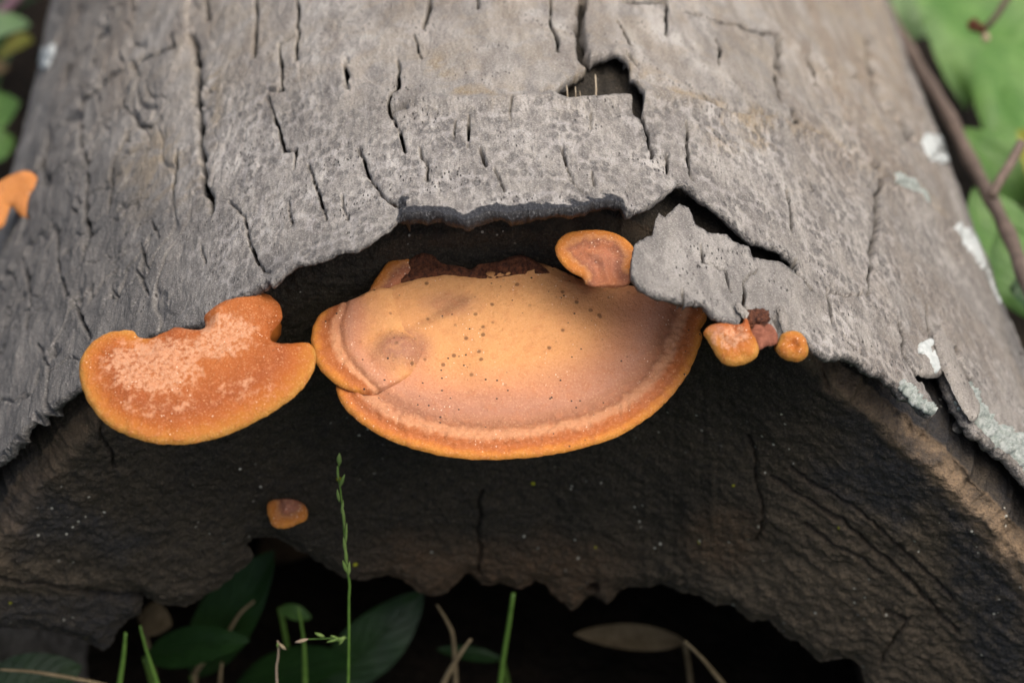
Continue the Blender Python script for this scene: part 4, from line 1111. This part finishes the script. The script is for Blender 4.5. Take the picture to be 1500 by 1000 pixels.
# ------------------------------------------------------------------ grasses, leaves, stems
def leaf_mesh(base, tip, width, up, curl=0.15, fold=0.15, shape=0.9, n=16, m=8, wav=0.04, seed=0, drop=0.0):
    base = np.asarray(base, float); tip = np.asarray(tip, float); up = np.asarray(up, float)
    ax = tip - base; L = np.linalg.norm(ax); t = ax / L
    s = np.cross(t, up); s /= np.linalg.norm(s); u = np.cross(s, t)
    T, S = np.meshgrid(np.linspace(0, 1, n), np.linspace(-1, 1, m), indexing='ij')
    w = width * 0.5 * np.clip(np.sin(math.pi * np.clip(T, 0, 1) ** shape), 0, 1) ** 0.75 + 0.0002
    z = curl * L * np.sin(math.pi * T) + fold * w * np.abs(S) - drop * L * T * T + wav * width * fbm(T * 4 + seed, S * 2.5, oct=2, seed=seed)
    P = base + T[..., None] * ax + (S * w)[..., None] * s + z[..., None] * u
    return P.reshape(-1, 3), grid_quads(n, m), np.stack([S, T, 0 * T], -1).reshape(-1, 3)

def add_leaf(parent, mat, *a, name="leaf", **k):
    v, q, lf = leaf_mesh(*a, **k)
    return make_mesh(name, v, q, mat, parent, dict(lf=lf))

def spikelet(parent, c, d, L, w, mat, name="spikelet"):
    c = np.asarray(c, float); d = np.asarray(d, float); d /= np.linalg.norm(d)
    s = np.linspace(0, 1, 9)
    path = c + d * (s * L)[:, None] + np.array([0, -0.0001, 0]) * np.sin(s * 3)[:, None]
    r = w * 0.5 * np.sin(math.pi * np.clip(s, 0.02, 0.98)) ** 0.8
    v, q, t = tube(path, r, 7)
    make_mesh(name, v, q, mat, parent, tris=t)

# the flowering grass stalk standing before the cut end
YG = -0.012
gp = smooth_open(np.array([(496, 668), (496, 700), (499, 720), (503, 760), (506, 800), (509, 835), (512, 855), (511, 880), (511, 935), (510, 1000), (509, 1060), (507, 1130)], float), 4)
gpath = hit_y(gp[:, 0], gp[:, 1], YG)
end = gpath[-1].copy(); end[2] = GZ - 0.004; end[0] -= 0.001
gpath = np.vstack([gpath, (gpath[-1] + end) / 2, end])
g1 = thing("flowering_grass", (float(end[0]), float(end[1]), GZ), "slender green grass stalk with seed spikelets standing before the cut end", "grass stalk")
rad = np.interp(np.linspace(0, 1, len(gpath)), [0, 0.4, 1], [0.00016, 0.00032, 0.00042])
v, q, t = tube(gpath, rad, 7)
make_mesh("stem", v, q, M_STEM, g1, tris=t)
for (x0, y0, x1, y1, w) in [(497, 682, 497, 663, 8), (496, 704, 494, 682, 4.5), (497, 714, 505, 694, 6), (497, 735, 494, 716, 5), (500, 752, 503, 732, 4.5), (505, 775, 502, 740, 5), (506, 800, 508, 765, 4.5), (507, 815, 503, 786, 5), (508, 830, 506, 800, 6), (509, 840, 502, 820, 6), (510, 845, 512, 822, 6), (509, 828, 506, 812, 4)]:
    a = hit_y(np.array(float(x0)), np.array(float(y0)), YG - 0.0004); b = hit_y(np.array(float(x1)), np.array(float(y1)), YG - 0.0006)
    spikelet(g1, a, b - a, np.linalg.norm(b - a), w * PXS, M_SPIKE)
bp = smooth_open(np.array([(510, 934), (490, 934), (465, 935), (444, 936)], float), 4)
v, q, t = tube(hit_y(bp[:, 0], bp[:, 1], YG), 0.00016, 6)
make_mesh("side_branch", v, q, M_STEM, g1, tris=t)
for (x0, y0, x1, y1, w, mt) in [(506, 931, 494, 939, 5, 0), (500, 933, 478, 940, 5, 0), (496, 934, 484, 930, 4, 0), (476, 932, 461, 926, 6, 0), (452, 935, 432, 940, 6, 1), (506, 932, 496, 944, 4, 0)]:
    a = hit_y(np.array(float(x0)), np.array(float(y0)), YG - 0.0004); b = hit_y(np.array(float(x1)), np.array(float(y1)), YG - 0.001)
    spikelet(g1, a, b - a, np.linalg.norm(b - a), w * PXS, M_SPIKE_P if mt else M_SPIKE)

def stalk(name, label, cat, pts, y, r0, r1, mat, group=None):
    p = smooth_open(np.array(pts, float), 5)
    ys = np.interp(np.linspace(0, 1, len(p)), np.linspace(0, 1, len(np.atleast_1d(y))), np.atleast_1d(y))
    path = hit_y(p[:, 0], p[:, 1], ys)
    e = path[-1].copy(); e[2] = min(GZ - 0.004, e[2])
    path = np.vstack([path, (path[-1] + e) / 2 + 1e-6, e + 2e-6])
    o = thing(name, (float(e[0]), float(e[1]), GZ), label, cat, group)
    v, q, t = tube(path, np.linspace(r0, r1, len(path)), 8)
    make_mesh("stem", v, q, mat, o, tris=t)
    return o
sprig = stalk("grass_sprig", "thin pale sprig carrying one pinkish grain beside the flowering grass stalk", "grass sprig", [(407, 938), (408, 950), (407, 965), (405, 978), (406, 1010), (408, 1080)], -0.008, 0.00022, 0.0003, M_SPIKE_P)
a = hit_y(np.array(408.0), np.array(941.0), -0.0085); b = hit_y(np.array(419.0), np.array(951.0), -0.009)
spikelet(sprig, a, b - a, np.linalg.norm(b - a), 0.0009, M_SPIKE_P)
spikelet(sprig, hit_y(np.array(407.0), np.array(948.0), -0.0085), np.array([0.0, 0, 1.0]), 0.0016, 0.0006, M_SPIKE)

# grass, leaves and straws in the dark hollow beneath the arch
GG = "stems growing in the hollow under the log"
stalk("grass_plant", "thick green grass stem rising under the rotten slab", "grass stem", [(184, 926), (181, 960), (174, 1010), (166, 1080)], 0.012, 0.0004, 0.001, M_STEM, GG)
st2 = stalk("grass_plant", "jointed green stem leaning beside the broad dark leaf", "grass stem", [(205, 916), (214, 950), (222, 975), (232, 1010), (245, 1090)], 0.016, 0.0003, 0.0009, M_STEM, GG)
stalk("grass_plant", "dim green stem behind the flowering grass stalk", "grass stem", [(437, 888), (444, 930), (446, 960), (447, 1010), (450, 1080)], 0.035, 0.0003, 0.001, M_STEM, GG)
stalk("grass_plant", "faint green stem in the black hollow under the ragged wood", "grass stem", [(752, 868), (746, 910), (738, 960), (732, 1010), (728, 1080)], 0.03, 0.0006, 0.0008, M_STEM, GG)
SG = "dry straws in the hollow under the log"
for pts, y, r, lb in [([(690, 935), (672, 960), (650, 1000), (630, 1060)], 0.03, 0.0012, "broad dry straw leaning under the ragged wood"),
                      ([(640, 885), (655, 910), (664, 935), (668, 1010)], 0.04, 0.0008, "thin dry straw hanging below the ragged wood"),
                      ([(1003, 938), (1030, 965), (1052, 992), (1100, 1050)], 0.03, 0.0009, "dry straw slanting below the dead leaf's tip"),
                      ([(325, 970), (322, 1000), (318, 1080)], 0.045, 0.0008, "upright brown straw behind the broad dark leaf"),
                      ([(0, 980), (60, 985), (160, 1005), (240, 1040)], 0.012, 0.0008, "brown straw lying across beneath the rotten slab"),
                      ([(372, 880), (350, 900), (322, 945), (300, 965), (285, 985)], 0.05, 0.0009, "brown straw rising behind the broad dark leaf")]:
    stalk("dry_straw", lb, "straw", pts, y, r * 0.35, r, M_STRAW, SG)

def leaf_thing(name, label, cat, pix_base, pix_tip, y0, y1, width, up, mat, group=None, stalked=True, **k):
    b = hit_y(np.array(float(pix_base[0])), np.array(float(pix_base[1])), y0); t = hit_y(np.array(float(pix_tip[0])), np.array(float(pix_tip[1])), y1)
    o = thing(name, (float(b[0]), float(b[1]), GZ), label, cat, group)
    add_leaf(o, mat, b, t, width, up, **k)
    if stalked:
        g = np.array([b[0] + 0.004, b[1] + 0.004, GZ - 0.003])
        pth = np.array([b * (1 - s) + g * s + np.array([0.0, 0.0, 0.004]) * math.sin(3.1 * s) for s in np.linspace(0, 1, 8)])
        v, q, tt = tube(pth, 0.0007, 6)
        make_mesh("leaf_stalk", v, q, M_STEM if mat != M_DEAD else M_STRAW, o, tris=tt)
    return o
LG = "leaves in the hollow under the log"
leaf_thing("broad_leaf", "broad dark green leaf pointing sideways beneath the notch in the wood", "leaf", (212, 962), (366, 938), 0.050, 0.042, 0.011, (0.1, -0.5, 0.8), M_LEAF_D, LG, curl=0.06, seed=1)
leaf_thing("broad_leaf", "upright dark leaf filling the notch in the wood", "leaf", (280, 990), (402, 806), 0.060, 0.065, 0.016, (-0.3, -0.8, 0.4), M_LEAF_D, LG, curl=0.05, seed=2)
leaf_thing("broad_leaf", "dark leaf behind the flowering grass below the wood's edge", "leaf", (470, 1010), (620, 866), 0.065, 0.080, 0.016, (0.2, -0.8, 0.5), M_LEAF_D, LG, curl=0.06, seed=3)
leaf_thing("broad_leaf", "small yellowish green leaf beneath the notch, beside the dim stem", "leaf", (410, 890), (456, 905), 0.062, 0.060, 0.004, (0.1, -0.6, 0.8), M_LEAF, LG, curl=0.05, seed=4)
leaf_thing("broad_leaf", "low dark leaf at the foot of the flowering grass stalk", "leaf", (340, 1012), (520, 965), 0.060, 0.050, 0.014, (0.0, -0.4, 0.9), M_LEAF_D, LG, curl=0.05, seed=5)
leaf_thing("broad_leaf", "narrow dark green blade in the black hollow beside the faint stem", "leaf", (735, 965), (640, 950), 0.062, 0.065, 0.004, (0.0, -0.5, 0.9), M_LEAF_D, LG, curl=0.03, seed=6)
leaf_thing("dead_leaf", "dull tan dead leaf lying level in the black hollow", "leaf", (1003, 940), (842, 928), 0.065, 0.060, 0.007, (0.0, -0.6, 0.8), M_DEAD, "dead leaves under the log", curl=0.03, seed=7)
leaf_thing("dead_leaf", "curled brown dead leaf tucked under the left wood slab's end", "leaf", (206, 902), (252, 915), 0.065, 0.060, 0.009, (0.0, -0.7, 0.7), M_DEAD, "dead leaves under the log", curl=0.1, seed=8)
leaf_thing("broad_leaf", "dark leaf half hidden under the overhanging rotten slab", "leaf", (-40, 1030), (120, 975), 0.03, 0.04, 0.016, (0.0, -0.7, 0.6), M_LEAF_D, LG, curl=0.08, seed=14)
leaf_thing("dead_leaf", "brown dead leaf on the soil below the slab's ragged end", "leaf", (40, 985), (110, 1000), 0.060, 0.060, 0.008, (0.0, -0.7, 0.7), M_DEAD, "dead leaves under the log", curl=0.1, seed=9)

# plants beside the log, out of focus
def plant(name, label, foot, leaves, stem_mat=None, group=None):
    """leaves: (px base, py base, px tip, py tip, y base, y tip, width, material)"""
    stem_mat = stem_mat or M_STEM
    f = np.array([foot[0], foot[1], GZ])
    o = thing(name, tuple(f), label, "plant", group)
    for i, (bx, by, tx, ty, y0, y1, w, mt) in enumerate(leaves):
        b = hit_y(np.array(float(bx)), np.array(float(by)), y0); t = hit_y(np.array(float(tx)), np.array(float(ty)), y1)
        add_leaf(o, mt, b, t, w, (0.1, -0.35, 0.9), curl=0.06, fold=0.2, seed=20 + i, wav=0.08, n=20, m=10)
        s = np.linspace(0, 1, 10)[:, None]
        pth = b * (1 - s) + (f + np.array([0, 0, -0.004])) * s + np.array([0, 0, 0.02]) * np.sin(s * 3.14) 
        v, q, tt = tube(pth, np.linspace(0.0009, 0.0016, 10), 7)
        make_mesh("leaf_stalk", v, q, stem_mat, o, tris=tt)
    return o
PG = "leafy plants beside the log"
plant("leafy_plant", "plant with large light green leaves spreading beyond the brown vine", (0.30, 0.38), [
    (1560, -30, 1420, 150, 0.36, 0.30, 0.085, M_LEAF), (1440, -110, 1330, 60, 0.42, 0.36, 0.045, M_LEAF_P), (1600, 120, 1470, 260, 0.31, 0.26, 0.06, M_LEAF),
    (1520, -140, 1400, 40, 0.42, 0.37, 0.06, M_LEAF), (1640, 60, 1490, 90, 0.34, 0.33, 0.05, M_LEAF)], group=PG)
plant("leafy_plant", "low plant with narrow bright green leaves between vine and log", (0.19, 0.20), [
    (1500, 420, 1425, 275, 0.17, 0.19, 0.020, M_LEAF), (1520, 470, 1470, 330, 0.13, 0.15, 0.022, M_LEAF), (1500, 300, 1404, 190, 0.22, 0.24, 0.018, M_LEAF), (1560, 330, 1492, 190, 0.22, 0.22, 0.022, M_LEAF_Y), (1560, 450, 1480, 420, 0.12, 0.12, 0.02, M_LEAF_D)], group=PG)
plant("leafy_plant", "plant with mixed pale and yellowing leaves beside the log's shaded flank", (-0.26, 0.38), [
    (-60, 60, 44, 36, 0.34, 0.33, 0.012, M_LEAF_P), (-20, 110, 48, 60, 0.36, 0.34, 0.014, M_LEAF_Y), (-70, 150, 22, 70, 0.38, 0.38, 0.022, M_LEAF_D), (-60, 200, 30, 150, 0.30, 0.30, 0.018, M_LEAF), (-60, 20, 60, -10, 0.42, 0.42, 0.02, M_LEAF_D),
    (-50, 240, 20, 200, 0.26, 0.27, 0.014, M_LEAF), (-80, 100, 14, 100, 0.33, 0.33, 0.01, M_DEAD)], group=PG)

vine = smooth_open(np.array([(1240, -110), (1268, -50), (1290, 0), (1325, 62), (1358, 118), (1390, 170), (1420, 232), (1450, 288), (1478, 345), (1500, 402), (1525, 470), (1560, 580)], float), 5)
vy = np.interp(np.linspace(0, 1, len(vine)), [0, 0.2, 0.45, 0.65, 0.85, 1.0], [0.40, 0.33, 0.23, 0.16, 0.09, 0.03])
vp = hit_y(vine[:, 0], vine[:, 1], vy)
vend = vp[-1].copy(); vend[2] = GZ - 0.003
vp = np.vstack([vp, (vp[-1] + vend) / 2, vend])
vo = thing("woody_vine", (float(vend[0]), float(vend[1]), GZ), "brown woody vine stem with a side twig running alongside the log", "vine")
v, q, t = tube(vp, np.linspace(0.0022, 0.0021, len(vp)) * (1 + 0.12 * np.sin(np.arange(len(vp)) * 1.3)), 10)
make_mesh("stem", v, q, M_VINE, vo, tris=t)
sp_ = hit_y(np.array([1452.0, 1466, 1480, 1496]), np.array([288.0, 262, 240, 210]), np.array([0.14, 0.145, 0.15, 0.16]))
v, q, t = tube(smooth_open(sp_, 4), 0.0014, 8)
make_mesh("side_twig", v, q, M_VINE, vo, tris=t)
ps = hit_y(np.array([-40.0, 0, 14, 34, 60]), np.array([60.0, 22, 8, -14, -50]), np.array([0.36, 0.38, 0.39, 0.40, 0.42]))
pe = ps[0].copy(); pe[2] = GZ - 0.003
po = thing("purple_stem", (float(pe[0]), float(pe[1]), GZ), "purplish plant stem leaning beside the log's shaded flank", "stem")
v, q, t = tube(np.vstack([smooth_open(ps[::-1], 4), (ps[0] + pe) / 2, pe]), 0.0022, 8)
make_mesh("stem", v, q, M_VINE_P, po, tris=t)
fl = thing("dried_flower", tuple(hit_y(np.array(1440.0), np.array(45.0), 0.24)), "small dried brown flower head above the large light green leaves", "flower")
fc = hit_y(np.array(1440.0), np.array(45.0), 0.24)
for i, (dx, dy, r, mt) in enumerate([(-14, -8, 9, M_OLD), (4, 10, 6, M_SPIKE_P), (-4, -2, 7, M_OLD)]):
    lump(fl, "petal_cluster", hit_y(np.array(1440.0 + dx), np.array(45.0 + dy), 0.24), (r * PXS * 1.3,) * 3, mt, 700 + i, 12, 0.5, 3)
v, q, t = tube(smooth_open(np.vstack([fc, fc + np.array([0.02, 0.01, 0.008]), np.array([fc[0] + 0.05, fc[1] + 0.03, GZ - 0.003])]), 5), 0.001, 7)
make_mesh("stalk", v, q, M_VINE, fl, tris=t)

# ------------------------------------------------------------------ ground cover around the log
def scatter():
    rng = np.random.default_rng(5)
    V, Q, LF = [], [], []; nv = 0
    k = 0
    while k < 900:
        x = rng.uniform(-1.4, 1.4); y = rng.uniform(-0.9, 2.4)
        inlog = abs(x - MX * y) < 0.15 and y > -0.02
        if inlog and y > 0.3:
            continue
        L = rng.uniform(0.025, 0.06); a = rng.uniform(0, 2 * math.pi)
        b = np.array([x, y, GZ + rng.uniform(0.004, 0.014)]); t = b + L * np.array([math.cos(a), math.sin(a), rng.uniform(-0.1, 0.2)])
        up = np.array([rng.uniform(-0.3, 0.3), rng.uniform(-0.3, 0.3), 1])
        v, q, lf = leaf_mesh(b, t, L * rng.uniform(0.35, 0.6), up, curl=rng.uniform(-0.1, 0.15), n=8, m=5, wav=0.15, seed=k)
        V.append(v); Q.append(q + nv); nv += len(v); k += 1
    o = make_mesh("leaf_litter", np.vstack(V), np.vstack(Q), M_LITTER)
    tag(o, "brown fallen leaves covering the soil around the log", "leaf litter", None, "stuff")
    V, Q = [], []; nv = 0; k = 0
    while k < 14000:
        x = rng.uniform(-1.3, 1.3); y = rng.uniform(-0.5, 2.4)
        if k % 2:
            x = rng.uniform(-0.4, 0.4); y = rng.uniform(-0.32, -0.06)  # unseen thick grass added before the cut end to keep light out of the hollow
        if abs(x - MX * y) < 0.165 and y > -0.03:
            continue
        if y > -0.06 and y < 0.02 and abs(x) < 0.3:
            continue
        low = y <= -0.06 and y > -0.6
        if not low and vnoise(np.array(x * 6 + 50), np.array(y * 6 + 50), seed=12) < 0.42:
            continue
        L = rng.uniform(0.03, 0.10); a = rng.uniform(0, 2 * math.pi); lean = rng.uniform(0.1, 0.7)
        if low:
            L = rng.uniform(0.06, 0.10) if y > -0.16 else rng.uniform(0.08, 0.14)
        b = np.array([x, y, GZ - 0.002]); t = b + L * np.array([lean * math.cos(a), lean * math.sin(a), 1 - 0.4 * lean])
        v, q, lf = leaf_mesh(b, t, rng.uniform(0.002, 0.005), np.array([math.cos(a), math.sin(a), 0.1]), curl=0.1, n=6, m=3, shape=0.6, seed=k)
        V.append(v); Q.append(q + nv); nv += len(v); k += 1
    o = make_mesh("grass", np.vstack(V), np.vstack(Q), M_GRASS)
    tag(o, "short green grass among the litter beside the log, with unseen tufts added in front to shade the hollow", "grass", None, "stuff")
scatter()
